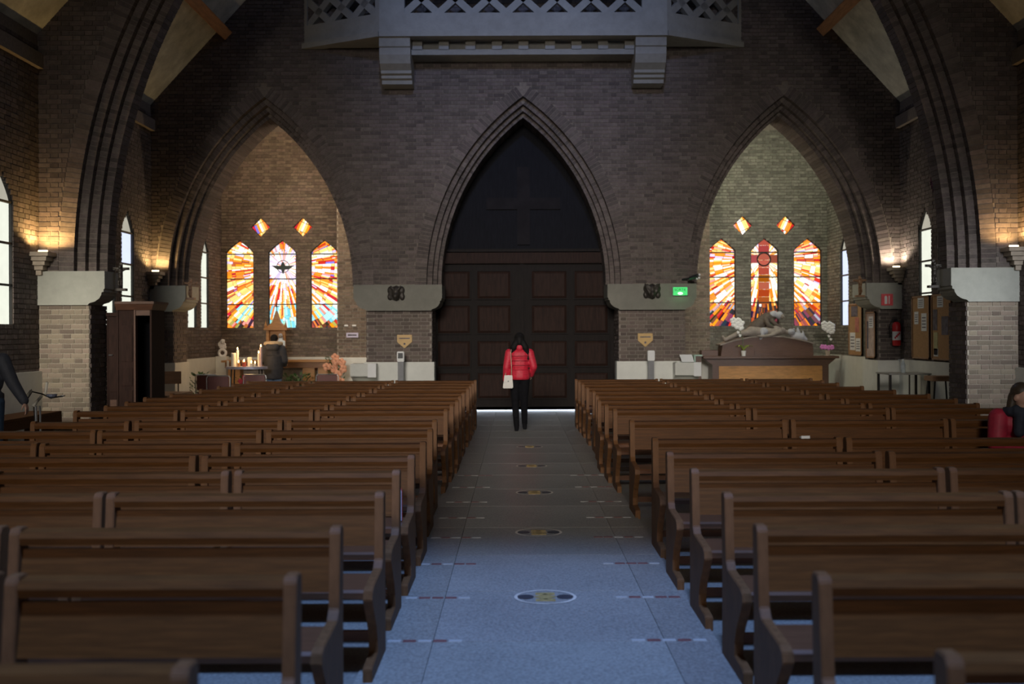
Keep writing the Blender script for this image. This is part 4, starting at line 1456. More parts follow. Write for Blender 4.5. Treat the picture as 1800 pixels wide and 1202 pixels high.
# small plates on the lit pilaster in the left chapel
pl = thing('door_plate', 'small lilac plate with print on the pilaster beside the left chapel', 'sign', (-4.15, 24.985, 1.66))
MB().box(-0.15, 0.15, -0.02, 0, -0.06, 0.06).build('plate', mat('lilac_plate', (0.62, 0.58, 0.78), 0.5), pl, bevel=0.004)
MB().box(-0.11, 0.11, -0.0225, -0.02, -0.02, 0.02).build('printed_line', PRINT, pl)
for dx in (-0.18, 0.02):
    c = thing('wall_clip', 'pale metal clip above the lilac plate, %s' % ('left one' if dx < 0 else 'right one'), 'clip', (-4.12 + dx, 24.985, 1.90))
    MB().box(-0.05, 0.05, -0.03, 0, -0.02, 0.02).build('plate', WHITE, c, bevel=0.006)


# ------------------------------------------------------------------ fire extinguishers
def extinguisher(x, y, z, label, hose):
    t = thing('fire_extinguisher', label, 'fire extinguisher', (x, y, z))
    MB().lathe([(0.06, 0), (0.085, 0.02), (0.085, 0.42), (0.07, 0.47), (0.03, 0.50)], (0, -0.10, 0), 16).build('cylinder', RED, t, smooth=True)
    MB().lathe([(0.0858, 0.12), (0.0858, 0.30)], (0, -0.10, 0), 16).build('label_band', PAPER, t)
    lb = MB()
    for k_ in range(4):
        a0 = -PI / 2 - 0.6 + k_ * 0.3
        lb.box(math.cos(a0) * 0.087 - 0.018, math.cos(a0) * 0.087 + 0.018, -0.10 + math.sin(a0) * 0.087 - 0.002, -0.10 + math.sin(a0) * 0.087 + 0.01, 0.15 + 0.03 * k_, 0.19 + 0.03 * k_)
    lb.build('label_print', RED, t)
    MB().lathe([(0.022, 0.50), (0.022, 0.55)], (0, -0.10, 0), 10).build('valve', BLACKP, t)
    MB().box(-0.07, 0.02, -0.115, -0.085, 0.55, 0.57).box(-0.08, 0.01, -0.11, -0.09, 0.585, 0.60).build('handle', BLACKP, t)
    MB().tube([(0.02, -0.10, 0.53), (hose * 0.10, -0.12, 0.54), (hose * 0.15, -0.11, 0.42), (hose * 0.125, -0.10, 0.2)], 0.013, 8).build('hose', BLACKP, t, smooth=True)
    MB().box(-0.03, 0.03, -0.02, 0, 0.1, 0.45).build('wall_bracket', IRON, t)
    return t


extinguisher(-7.52, YW0 - 0.02, 1.36, 'red fire extinguisher with white label on the far left corner pier', 1)
extinguisher(7.87, YW0 - 0.02, 1.40, 'red fire extinguisher with black hose on the far right corner pier', -1)
rs = thing('extinguisher_sign', 'red and white sign on the far right corner capital', 'sign', (7.67, YW0 - 0.13, 2.36))
MB().box(-0.12, 0.12, -0.012, 0, -0.12, 0.12).build('plate', mat('bright_red_sign', (0.85, 0.10, 0.12), 0.4), rs)
MB().box(-0.055, 0.0, -0.016, -0.012, -0.09, 0.06).box(-0.045, -0.012, -0.016, -0.012, 0.06, 0.08).build('pictogram', WHITE, rs)
MB().box(0.03, 0.05, -0.016, -0.012, -0.09, 0.08).build('pictogram_mark', PAPER, rs)

# ------------------------------------------------------------------ left chapel: altar, shrine, statue, candle table, chairs, flowers
al = thing('altar_table', 'light oak altar table under the left stained glass windows', 'altar', (-5.93, 24.75, 0))
MB().box(-1.36, 1.36, -0.30, 0.36, 1.0, 1.05).build('top', OAK, al, bevel=0.006)
MB().box(-1.28, 1.28, -0.24, 0.30, 0.86, 1.0).build('frieze', mat('brown_frieze', (0.26, 0.12, 0.05), 0.5, var=0.2, stretch=(1, 9, 9)), al)
for x in (-1.22, 0.62):
    MB().box(x, x + 0.30, -0.2, 0.26, 0, 0.86).build('leg', OAK, al, bevel=0.006)
MB().box(1.0, 1.24, -0.2, 0.26, 0, 0.86).build('leg', OAK, al, bevel=0.006)
MB().box(-1.2, 1.2, 0.1, 0.16, 0, 0.86).build('back_panel', mat('grey_panel', (0.30, 0.27, 0.24), 0.7), al)

sh = thing('wooden_shrine', 'carved oak shrine with gabled pinnacle on the left altar table', 'shrine', (-6.03, 24.93, 1.05))
MB().box(-0.24, 0.24, -0.16, 0.13, 0, 0.05).build('base', OAK, sh, bevel=0.006)
MB().box(-0.20, 0.20, -0.02, 0.12, 0.05, 0.74).build('case', OAK, sh)
for s in (-1, 1):
    MB().box(s * 0.20 - 0.035, s * 0.20 + 0.035, -0.14, -0.07, 0.05, 0.74).build('post', OAK, sh, bevel=0.004)
MB().box(-0.29, 0.29, -0.18, 0.15, 0.74, 0.80).build('cornice', OAK, sh, bevel=0.008)
MB().prism([(-0.26, 0.80), (0.26, 0.80), (0.10, 0.93), (0.05, 1.06), (0.0, 1.22), (-0.05, 1.06), (-0.10, 0.93)], 'y', -0.12, 0.10).build('gable', OAK, sh)
for s in (-1, 1):
    MB().lathe([(0.03, 0), (0.035, 0.05), (0.012, 0.14), (0.0, 0.20)], (s * 0.25, -0.12, 0.80), 8).build('finial', OAK, sh)
MB().box(-0.008, 0.008, -0.02, 0.0, 1.20, 1.44).box(-0.07, 0.07, -0.02, 0.0, 1.33, 1.35).build('iron_cross', IRON, sh)

st = thing('virgin_statue', 'white and pale blue robed statue before the oak shrine', 'statue', (-5.86, 24.60, 1.066))
b = MB()
b.lathe([(0.10, 0), (0.10, 0.03)], (0, 0, 0), 12)
b.chain([(0, 0, 0.06), (0, 0, 0.25), (0, 0, 0.42), (0, 0, 0.50)], [0.095, 0.08, 0.085, 0.05], 12)
for s in (-1, 1):
    b.chain([(s * 0.085, 0, 0.44), (s * 0.10, -0.04, 0.33), (s * 0.02, -0.11, 0.36)], [0.034, 0.032, 0.022], 8)
remeshed(b, 'robe', BLUEW, st, 0.012, 3)
b = MB()
b.ell((0, -0.01, 0.565), 0.042, 0.048, 0.056).ell((0, -0.058, 0.56), 0.008, 0.014, 0.012)
b.build('face', SCULPT, st, smooth=True)
MB().ell((0, 0.008, 0.585), 0.053, 0.052, 0.06).ell((0, 0.03, 0.50), 0.06, 0.04, 0.09).build('veil', SCULPTW, st, smooth=True)

ct = thing('candle_table', 'oval metal table crowded with lit candles in the left chapel', 'table', (-5.95, 21.85, 0))
tp = MB()
vs = []
n = 28
for z in (0.93, 0.985):
    for i in range(n):
        vs.append((0.46 * math.cos(2 * PI * i / n), 0.24 * math.sin(2 * PI * i / n), z))
tp.add(vs, [tuple(range(n - 1, -1, -1)), tuple(range(n, 2 * n))] + [(i, (i + 1) % n, n + (i + 1) % n, n + i) for i in range(n)])
tp.build('tray', mat('tray_metal', (0.42, 0.42, 0.52), 0.4, metal=0.4), ct)
for sx in (-1, 1):
    for sy in (-1, 1):
        MB().tube([(sx * 0.30, sy * 0.12, 0.93), (sx * 0.34, sy * 0.15, 0.0)], 0.016, 8).build('leg', IRON, ct)


def candle(x, y, h, r, lit, label, m=WAX, z=0.985, group='candles on the oval candle table'):
    t = thing('candle', label, 'candle', (x, y, z), 0, group)
    MB().lathe([(r, 0), (r, h * 0.97), (r * 0.7, h)], (0, 0, 0), 12).build('wax', m, t, smooth=False)
    MB().tube([(0, 0, h - 0.005), (0.002, 0, h + 0.018)], 0.0025, 5).build('wick', BLACKP, t)
    if lit:
        MB().lathe([(0.001, 0), (0.011, 0.014), (0.012, 0.024), (0.006, 0.045), (0.001, 0.06)], (0, 0, h + 0.008), 8).build('flame', FLAME, t)
    return t


GLOWRED = mat('red_glass_votive', (0.6, 0.12, 0.08), 0.25)
candle(-6.23, 21.82, 0.30, 0.055, False, 'broad pale pillar candle left of centre on the candle table')
candle(-6.17, 21.92, 0.36, 0.028, True, 'tall lit white candle behind the broad pillar candle')
candle(-6.36, 21.84, 0.13, 0.026, False, 'short unlit white candle at the left edge of the candle table')
candle(-6.10, 21.76, 0.08, 0.035, True, 'low lit orange votive before the pillar candle', mat('amber_votive', (0.75, 0.33, 0.1), 0.3))
candle(-5.98, 21.76, 0.10, 0.045, True, 'round red glass votive at the middle of the candle table', GLOWRED)
candle(-5.89, 21.88, 0.20, 0.05, False, 'stout cream candle right of the red votive')
candle(-5.82, 21.75, 0.07, 0.03, True, 'low lit tea candle at the front right of the candle table')
candle(-5.75, 21.78, 0.06, 0.03, True, 'low lit tea candle beside the tall right candle')
candle(-5.70, 21.90, 0.28, 0.02, True, 'lit slim candle second from the right on the candle table')
candle(-5.63, 21.82, 0.42, 0.026, True, 'tallest lit candle at the right end of the candle table', mat('pink_wax', (0.85, 0.55, 0.5), 0.4))
candle(-6.04, 21.92, 0.14, 0.022, False, 'short white candle behind the red votive')
lamp('candle_glow', 'POINT', (-5.95, 21.8, 1.42), 12, (1.0, 0.62, 0.28), shadow_soft_size=0.15)


def chair(x, y, rz, label):
    t = thing('chair', label, 'chair', (x, y, 0), rz, 'maroon chairs in the left chapel')
    MB().box(-0.21, 0.21, -0.02, 0.015, 0.52, 0.83).build('backrest', MAROON, t, bevel=0.012)
    MB().box(-0.21, 0.21, 0.0, 0.42, 0.44, 0.48).build('seat', MAROON, t, bevel=0.012)
    for s in (-1, 1):
        MB().tube([(s * 0.235, -0.03, 0), (s * 0.235, 0.0, 0.44), (s * 0.235, -0.01, 0.80), (s * 0.21, -0.01, 0.845)], 0.011, 8).build('rear_leg', STEEL, t)
        MB().tube([(s * 0.235, 0.43, 0), (s * 0.235, 0.40, 0.43), (s * 0.235, 0.02, 0.44)], 0.011, 8).build('front_leg', STEEL, t)
    MB().tube([(-0.215, -0.01, 0.843), (0.215, -0.01, 0.843)], 0.011, 8).build('top_bar', STEEL, t)
    return t


chair(-6.15, 20.45, 0.06, 'maroon backed metal chair second from the left before the candles')
chair(-6.55, 20.95, -0.05, 'maroon backed metal chair leftmost, tucked behind another before the candles')
chair(-5.52, 20.9, 0.03, 'maroon backed metal chair before the parka wearer')
chair(-4.02, 21.0, -0.03, 'maroon backed metal chair before the orange flowers')


def blossom(mb, c, r, n=5, tilt=0.5):
    c = Vector(c)
    for i in range(n):
        a = 2 * PI * i / n + R()
        d = Vector((math.cos(a), -0.45, math.sin(a))).normalized()
        mb.ell(c + d * r * 0.6, r * 0.55, r * 0.28, r * 0.55, n=6, m=4)


def bush(x, y, z, label, nm_, n, spread, h, mleaf, mpet=None, npet=0, pr=0.05, cat='plant'):
    t = thing(nm_, label, cat, (x, y, z))
    MB().lathe([(0.09, 0), (0.12, 0.16), (0.11, 0.16)], (0, 0, 0), 12).build('pot', POTB, t)
    lf = MB()
    for i in range(n):
        a = R() * 2 * PI
        r = spread * math.sqrt(R())
        zz = 0.16 + h * R()
        p = Vector((r * math.cos(a), r * math.sin(a) * 0.7, zz))
        d = Vector((math.cos(a), math.sin(a), 0.4 + R())).normalized() * (0.06 + 0.07 * R())
        sd_ = d.cross(Vector((0, 0, 1))).normalized() * 0.028
        lf.add([p, p + d * 0.5 + sd_, p + d, p + d * 0.5 - sd_], [(0, 1, 2, 3)])
    for i in range(7):
        a = 2 * PI * i / 7
        lf.tube([(0, 0, 0.12), (spread * 0.5 * math.cos(a), spread * 0.35 * math.sin(a), 0.16 + h * 0.7)], 0.006, 5)
    stuff(lf.build('leaves', mleaf, t))
    for i in range(npet):
        a = R() * 2 * PI
        r = spread * 0.85 * math.sqrt(R())
        pm = MB()
        blossom(pm, (r * math.cos(a), -0.05 - abs(r * 0.5), 0.2 + h * (0.25 + 0.75 * R())), pr)
        pm.build('blossom', mpet, t)
    return t


bush(-5.30, 24.0, 0, 'dark green leafy plant on the floor before the altar table', 'potted_plant', 260, 0.42, 0.55, GREEN)
bush(-4.42, 24.2, 0, 'orange and peach flower arrangement at the right end of the altar table', 'flower_arrangement', 120, 0.26, 0.95, GREEN, PETALO, 16, 0.095, 'flowers')
bush(-5.95, 21.6, 0, 'red flowering plant between the maroon chairs', 'flowering_plant', 70, 0.16, 0.60, GREEN, PETALR, 9, 0.06, 'flowers')
bush(-7.15, 22.3, 0, 'leafy green plant beside the left chapel wall', 'leafy_plant', 120, 0.20, 0.65, GREEN)

wr = thing('white_wreath', 'white flower wreath with blossoms above on the left ledge', 'wreath', (-7.44, 25.08, 1.1))
r_ = MB()
for i in range(18):
    a = 2 * PI * i / 18
    r_.ell((0.085 * math.cos(a), 0, 0.125 + 0.085 * math.sin(a)), 0.036, 0.034, 0.036, n=7, m=5)
stuff(r_.build('ring_petals', PETALW, wr))
r_ = MB()
for c_ in ((-0.04, 0, 0.29), (0.04, 0, 0.33), (-0.02, 0, 0.38), (0.05, 0, 0.27), (-0.06, 0, 0.34), (0.02, -0.02, 0.42)):
    blossom(r_, c_, 0.055)
r_.build('blossoms', PETALW, wr)
MB().tube([(0.06, 0.02, 0.2), (0.09, 0.02, 0.28)], 0.012, 6).build('stem', GREEN, wr)
MB().box(-0.14, 0.13, -0.12, 0.12, -1.1, 0.04).build('pedestal', DADO, wr)


# wooden bench with metal legs and low bench behind the confessional
def metal_bench(x, y, rz, L, label):
    t = thing('metal_leg_bench', label, 'bench', (x, y, 0), rz, 'benches by the left wall')
    MB().box(0, L, -0.01, 0.02, 0.70, 0.95).build('backrest', OAKB, t, bevel=0.004)
    MB().box(0, L, -0.38, -0.02, 0.42, 0.45).build('seat', OAKB, t, bevel=0.004)
    n_ = max(2, int(L / 0.5) + 1)
    for i in range(n_):
        u = 0.06 + (L - 0.12) * i / (n_ - 1)
        MB().tube([(u, 0.03, 0.92), (u, 0.03, 0.45), (u, 0.10, 0.0)], 0.013, 6).build('rear_leg', IRON, t)
        MB().tube([(u, 0.03, 0.44), (u, -0.34, 0.40), (u, -0.40, 0.0)], 0.013, 6).build('front_leg', IRON, t)
    return t


metal_bench(-7.55, 19.9, 0.28, 0.78, 'oak bench with dark metal legs below the far left extinguisher')
lb = thing('low_bench', 'low pale oak bench lying lengthways behind the confessional', 'bench', (-6.55, 18.1, 0))
MB().box(-0.5, 0.35, -0.5, 0.9, 0.56, 0.61).build('seat', OAKB, lb, bevel=0.005)
for sx in (-0.45, 0.25):
    for sy in (-0.4, 0.75):
        MB().box(sx, sx + 0.06, sy, sy + 0.06, 0, 0.56).build('leg', OAKB, lb)

# long bench along the left wall and the candle stand near the man
wb = thing('wall_bench', 'long dark wooden bench standing along the near left wall', 'bench', (-7.15, 12.2, 0))
MB().box(-0.38, 0.14, 0, 3.1, 0.48, 0.53).build('seat', WOOD, wb, bevel=0.005)
MB().box(0.10, 0.14, 0, 3.1, 0.36, 0.48).build('apron', WOOD, wb)
for y in (0.1, 1.5, 2.9):
    MB().box(-0.34, 0.10, y, y + 0.06, 0, 0.48).build('leg', WOOD, wb)

cs = thing('candle_stand', 'tall iron candle stand with white candles beside the man in navy', 'candle stand', (-6.10, 12.6, 0))
MB().tube([(0, 0, 0), (0, 0, 0.80)], 0.016, 8).tube([(0.07, 0, 0), (0.05, 0, 0.80)], 0.012, 8).build('pole', STEEL, cs)
for k_ in range(3):
    a = 2 * PI * k_ / 3 + 0.4
    MB().tube([(0, 0, 0.12), (0.22 * math.cos(a), 0.22 * math.sin(a), 0.01)], 0.012, 6).build('foot', IRON, cs)
MB().tube([(-0.14, 0, 0.84), (-0.05, 0, 0.98), (0.08, 0, 0.95), (0.18, 0, 0.90), (0.34, 0, 0.92)], 0.010, 6).build('arm', IRON, cs)
MB().lathe([(0.02, 0), (0.06, 0.02), (0.065, 0.05), (0.055, 0.05)], (0.20, 0, 0.90), 12).build('candle_dish', mat('blue_grey_dish', (0.32, 0.35, 0.48), 0.3, metal=0.5), cs)
MB().tube([(-0.03, 0, 0.80), (-0.02, 0, 0.6), (0.10, 0, 0.35)], 0.006, 6).build('cable', IRON, cs)
MB().lathe([(0.012, 0), (0.03, 0.01), (0.03, 0.02)], (0.34, 0, 0.915), 8).build('drip_cup', STEEL, cs)
for (x_, z_, dx, h, lab) in ((0.14, 0.95, 0.01, 0.15, 'white candle upright on the iron candle stand'), (-0.10, 0.86, -0.0, 0.14, 'white candle leaning left on the iron candle stand'), (0.03, 0.80, 0.0, 0.13, 'white candle leaning low on the iron candle stand')):
    t = thing('stand_candle', lab, 'candle', (-6.10 + x_, 12.6 - 0.02, z_), 0, 'candles on the iron stand')
    tilt = 0.02 if x_ > 0.1 else (0.09 if x_ < 0 else 0.09)
    MB().tube([(-tilt * 0.6, 0, 0), (tilt * 0.6, 0, h)], 0.018, 8).build('wax', WAX, t)
    MB().tube([(tilt * 0.6, 0, h), (tilt * 0.6, 0, h + 0.015)], 0.003, 5).build('wick', BLACKP, t)

# ------------------------------------------------------------------ right chapel: altar, pieta, orchids
ar = thing('right_altar', 'dark wooden altar with golden front panel in the right chapel', 'altar', (6.15, 24.4, 0))
MB().box(-1.66, 1.62, -0.35, 0.35, 1.055, 1.115).build('top', ALTAR, ar, bevel=0.008)
MB().prism([(-1.62, 1.055), (-1.42, 0.90), (-1.42, 0.0), (1.40, 0.0), (1.40, 0.90), (1.58, 1.055)], 'y', -0.22, 0.30).build('body', ALTAR, ar)
MB().box(-1.27, 1.24, -0.245, -0.222, 0.12, 0.875).build('front_panel', ALTARP, ar, bevel=0.006)
rt = thing('tomb_chest', 'brown wooden tomb chest with arched top on the right altar', 'chest', (6.15, 24.62, 1.115))
rt.scale = (1, 1, 0.91)
MB().prism([(-1.17, 0), (1.10, 0), (1.08, 0.32), (0.75, 0.42), (0.35, 0.50), (-0.05, 0.52), (-0.45, 0.49), (-0.85, 0.40), (-1.13, 0.29)], 'y', -0.22, 0.28).build('chest', mat('tomb_wood', (0.12, 0.062, 0.042), 0.5, var=0.25, stretch=(1, 9, 9)), rt)
MB().prism([(-1.19, 0.28), (-0.86, 0.395), (-0.45, 0.485), (-0.05, 0.515), (0.36, 0.495), (0.76, 0.415), (1.12, 0.31), (1.12, 0.345), (0.76, 0.45), (0.36, 0.53), (-0.05, 0.55), (-0.45, 0.52), (-0.86, 0.43), (-1.19, 0.315)], 'y', -0.26, 0.30).build('chest_lid', SCULPT, rt)
MB().box(-0.35, 0.35, -0.24, -0.22, 0.0, 0.16).build('front_moulding', ALTAR, rt)
MB().box(-1.62, -1.22, -0.1, 0.2, 0, 0.15).build('side_block', ALTAR, rt)
# lying Christ and leaning mourner, one carved group
pi = thing('pieta_sculpture', 'stone lying figure of Christ with a robed mourner leaning over', 'sculpture', (6.15, 24.62, 1.61))
b = MB()
b.chain([(-1.02, 0, -0.10), (-0.78, -0.02, 0.0), (-0.42, -0.03, 0.10)], [0.05, 0.07, 0.09], 10)
b.chain([(-1.04, -0.12, -0.10), (-0.75, -0.14, 0.04), (-0.40, -0.10, 0.08)], [0.05, 0.065, 0.09], 10)
b.chain([(-1.05, -0.05, -0.10), (-1.10, -0.08, -0.02)], [0.045, 0.035], 8)
b.chain([(-0.40, -0.06, 0.10), (-0.10, -0.06, 0.08), (0.22, -0.06, 0.11), (0.38, -0.04, 0.12)], [0.13, 0.12, 0.14, 0.09], 12)
b.chain([(0.38, -0.03, 0.11), (0.52, -0.03, 0.08)], [0.06, 0.055], 8)
b.chain([(0.28, -0.20, 0.10), (0.02, -0.27, 0.0), (-0.22, -0.27, -0.02)], [0.055, 0.045, 0.038], 8)
for k_ in range(4):
    b.chain([(-0.22, -0.255 - 0.012 * k_, -0.02 + 0.012 * k_), (-0.30, -0.255 - 0.012 * k_, -0.03 + 0.008 * k_)], [0.011, 0.009], 6)
remeshed(b, 'lying_figure', SCULPT, pi, 0.016, 3)
b = MB()
b.ell((0.60, -0.04, 0.09), 0.10, 0.085, 0.08).ell((0.66, -0.07, 0.15), 0.03, 0.03, 0.03)
b.build('head', SCULPTW, pi, smooth=True)
b = MB()
b.chain([(0.70, 0, -0.02), (0.86, 0, -0.05), (0.96, 0, -0.10)], [0.10, 0.10, 0.06], 10)
b.chain([(0.80, 0, 0.0), (0.78, 0.02, 0.17)], [0.07, 0.03], 8)
b.chain([(0.92, 0, -0.05), (0.90, 0, 0.10)], [0.05, 0.02], 8)
remeshed(b, 'pillow_cloth', SCULPTW, pi, 0.016, 2)
b = MB()
b.ell((-0.10, -0.12, 0.10), 0.12, 0.12, 0.10)
b.chain([(-0.13, -0.18, 0.15), (-0.16, -0.22, -0.02), (-0.20, -0.22, -0.08)], [0.05, 0.04, 0.03], 8)
remeshed(b, 'loin_cloth', SCULPTW, pi, 0.016, 2)
b = MB()
b.chain([(-0.38, 0.16, 0.02), (-0.20, 0.15, 0.22), (0.02, 0.12, 0.42), (0.20, 0.08, 0.50)], [0.16, 0.18, 0.15, 0.11], 12)
b.chain([(0.10, 0.06, 0.42), (0.20, -0.05, 0.28), (0.33, -0.08, 0.20)], [0.07, 0.055, 0.04], 8)
b.chain([(-0.02, 0.0, 0.40), (0.02, -0.12, 0.26), (0.12, -0.14, 0.20)], [0.07, 0.055, 0.04], 8)
remeshed(b, 'mourner_robe', SCULPTD, pi, 0.018, 3)
b = MB()
b.ell((0.33, 0.02, 0.50), 0.095, 0.09, 0.10).chain([(0.20, 0.06, 0.52), (0.12, 0.08, 0.48)], [0.10, 0.10], 10)
remeshed(b, 'mourner_veil', SCULPTW, pi, 0.016, 2)
MB().ell((0.385, -0.03, 0.47), 0.055, 0.05, 0.065).ell((0.42, -0.07, 0.45), 0.016, 0.02, 0.014).build('mourner_face', SCULPT, pi, smooth=True)


def orchid(x, y, z, label, pot, ht, pink):
    t = thing('potted_orchid', label, 'orchid', (x, y, z), 0, 'orchids on the right altar')
    MB().lathe([(0.045, 0), (0.062, 0.12), (0.068, 0.13), (0.055, 0.13)], (0, 0, 0), 14).build('pot', pot, t)
    for k_, (a, l) in enumerate(((0.2, 0.24), (PI - 0.3, 0.2), (-0.8, 0.16), (PI + 0.7, 0.18))):
        lf = MB()
        pts = []
        for i in range(6):
            s_ = i / 5
            pts.append(Vector((math.cos(a) * l * s_, math.sin(a) * l * 0.5 * s_, 0.13 + 0.13 * math.sin(s_ * 2.4))))
        sd_ = Vector((-math.sin(a), math.cos(a), 0)) * 0.03
        vs = []
        for i, p in enumerate(pts):
            w_ = math.sin(PI * (0.15 + 0.8 * i / 5))
            vs += [p + sd_ * w_ + Vector((0, 0, 0.01)), p, p - sd_ * w_ + Vector((0, 0, 0.01))]
        fs = []
        for i in range(5):
            fs += [(3 * i, 3 * i + 1, 3 * i + 4, 3 * i + 3), (3 * i + 1, 3 * i + 2, 3 * i + 5, 3 * i + 4)]
        lf.add(vs, fs).build('leaf', GREENL, t, smooth=True)
    top = Vector((-0.14 if not pink else 0.02, 0, ht))
    MB().tube([(0, 0, 0.12), (-0.02, 0, ht * 0.5), top], 0.006, 6).build('stem', GREEN, t)
    for (dx, dz) in ((-0.09, -0.01), (0.0, 0.05), (0.07, 0.01), (-0.02, -0.06), (0.06, -0.09), (-0.11, 0.06)):
        pm = MB()
        blossom(pm, top + Vector((dx, -0.02, dz)), 0.085)
        pm.build('blossom', PETALW, t)
    for (dx, dz) in ((0.0, -0.22), (0.05, -0.30)):
        pm = MB()
        blossom(pm, top + Vector((dx, -0.02, dz)), 0.035)
        pm.build('bud', PETALW, t)
    if pink:
        for dx in (-0.16, -0.08, 0.0, 0.07):
            pm = MB()
            blossom(pm, (dx, -0.09, 0.19 + 0.03 * R()), 0.06)
            pm.build('pink_blossom', PETALP, t)
    return t


orchid(5.50, 24.25, 1.115, 'white orchid in a white pot at the left end of the altar', POTW, 0.80, False)
orchid(7.55, 24.25, 1.115, 'white orchid with pink flowers in a beige pot', POTB, 0.70, True)
sb = thing('side_cloth', 'pale green folded cloth hanging at the left end of the right altar', 'cloth', (4.42, 24.3, 0.9))
MB().box(-0.10, 0.08, -0.16, 0.12, 0.15, 0.18).box(-0.12, -0.09, -0.16, 0.12, -0.05, 0.18).build('fold', mat('pale_green_cloth', (0.38, 0.52, 0.46), 0.8), sb)
sb.location = (4.40, 24.3, 0.97)
sbs = MB().box(-0.08, 0.06, -0.12, 0.10, -0.97, 0.15).build('stool', ALTAR, sb)


# ------------------------------------------------------------------ notice boards along the right wall
def board(y0, y1, z0, z1, label, sheets, depth=0.05, m=CORK, x=None):
    x = XR if x is None else x
    t = thing('notice_board', label, 'notice board', (x, y0, z0), 0, 'notice boards on the right wall')
    L, H = y1 - y0, z1 - z0
    MB().box(-depth, -0.012, 0, L, 0, H).build('board', m, t)
    for q in ((0, 0.03, 0, H), (L - 0.03, L, 0, H), (0, L, 0, 0.03), (0, L, H - 0.03, H)):
        MB().box(-depth - 0.015, -0.012, q[0], q[1], q[2], q[3]).build('frame', OAKB, t)
    for (u, v, w_, h_, mm) in sheets:
        s_ = MB().box(-depth - 0.005, -depth, u * L, (u + w_) * L, v * H, (v + h_) * H).build('sheet', mm, t)
        if mm is PAPER:
            pl_ = MB()
            for k_ in range(4):
                pl_.box(-depth - 0.0065, -depth - 0.005, (u + w_ * 0.15) * L, (u + w_ * 0.85) * L, (v + h_ * (0.18 + 0.18 * k_)) * H, (v + h_ * (0.24 + 0.18 * k_)) * H)
            pl_.build('printed_text', PRINT, s_)
    return t


board(19.22, 20.06, 1.16, 2.40, 'cork notice board with three sheets beside the right extinguisher', [(0.30, 0.80, 0.36, 0.17, PAPER), (0.62, 0.55, 0.24, 0.2, PAPER), (0.15, 0.44, 0.30, 0.28, PAPER)])
board(18.25, 19.12, 1.16, 2.40, 'cork notice board with posters nearest the right pier', [(0.40, 0.80, 0.30, 0.18, PAPER), (0.70, 0.45, 0.22, 0.32, PRINT), (0.14, 0.38, 0.34, 0.28, PRINT), (0.68, 0.08, 0.2, 0.34, mat('yellow_poster', (0.5, 0.48, 0.25), 0.7)), (0.66, 0.05, 0.22, 0.12, PAPER)])
board(23.0, 23.9, 1.14, 2.36, 'cork notice board with leaflets inside the right chapel', [(0.3, 0.75, 0.5, 0.2, PRINT), (0.2, 0.45, 0.3, 0.28, mat('red_poster', (0.45, 0.16, 0.12), 0.7)), (0.5, 0.1, 0.4, 0.34, PAPER), (0.1, 0.08, 0.35, 0.25, PAPER)])
board(20.90, 21.42, 1.14, 2.12, 'pale framed notice board on the side of the far right corner pier', [(0.2, 0.65, 0.5, 0.25, PAPER), (0.75, 0.2, 0.15, 0.6, PRINT)], m=mat('pale_board', (0.55, 0.42, 0.36), 0.8), depth=0.035, x=7.535)

# table, bottle and stool by the right wall
tb_ = thing('side_table', 'narrow grey table standing against the right wall', 'table', (7.50, 19.3, 0))
MB().box(-0.42, 0.40, -0.30, 0.40, 0.87, 0.90).build('top', mat('grey_laminate', (0.33, 0.32, 0.29), 0.5), tb_, bevel=0.004)
for sx in (-0.38, 0.36):
    for sy in (-0.26, 0.36):
        MB().box(sx - 0.02, sx + 0.02, sy - 0.02, sy + 0.02, 0, 0.87).build('leg', IRON, tb_)
MB().box(-0.02, 0.0, -0.27, -0.24, 0, 0.87).build('centre_leg', IRON, tb_)
bt = thing('plastic_bottle', 'clear plastic bottle standing on the narrow grey table', 'bottle', (7.45, 19.25, 0.90))
MB().lathe([(0.04, 0), (0.045, 0.02), (0.045, 0.16), (0.018, 0.22), (0.018, 0.24)], (0, 0, 0), 12).build('body', mat('clear_plastic', (0.55, 0.62, 0.64), 0.15), bt, smooth=True)
MB().lathe([(0.02, 0.24), (0.02, 0.265)], (0, 0, 0), 10).build('cap', WHITE, bt)
so = thing('wooden_stool', 'wooden stool with splayed legs half hidden by the right pier', 'stool', (7.68, 18.1, 0))
MB().box(-0.22, 0.22, -0.2, 0.2, 0.80, 0.89).build('seat', OAKB, so, bevel=0.006)
for sx in (-1, 1):
    for sy in (-1, 1):
        MB().tube([(sx * 0.16, sy * 0.15, 0.80), (sx * 0.23, sy * 0.20, 0.0)], 0.016, 8).build('leg', IRON, so)


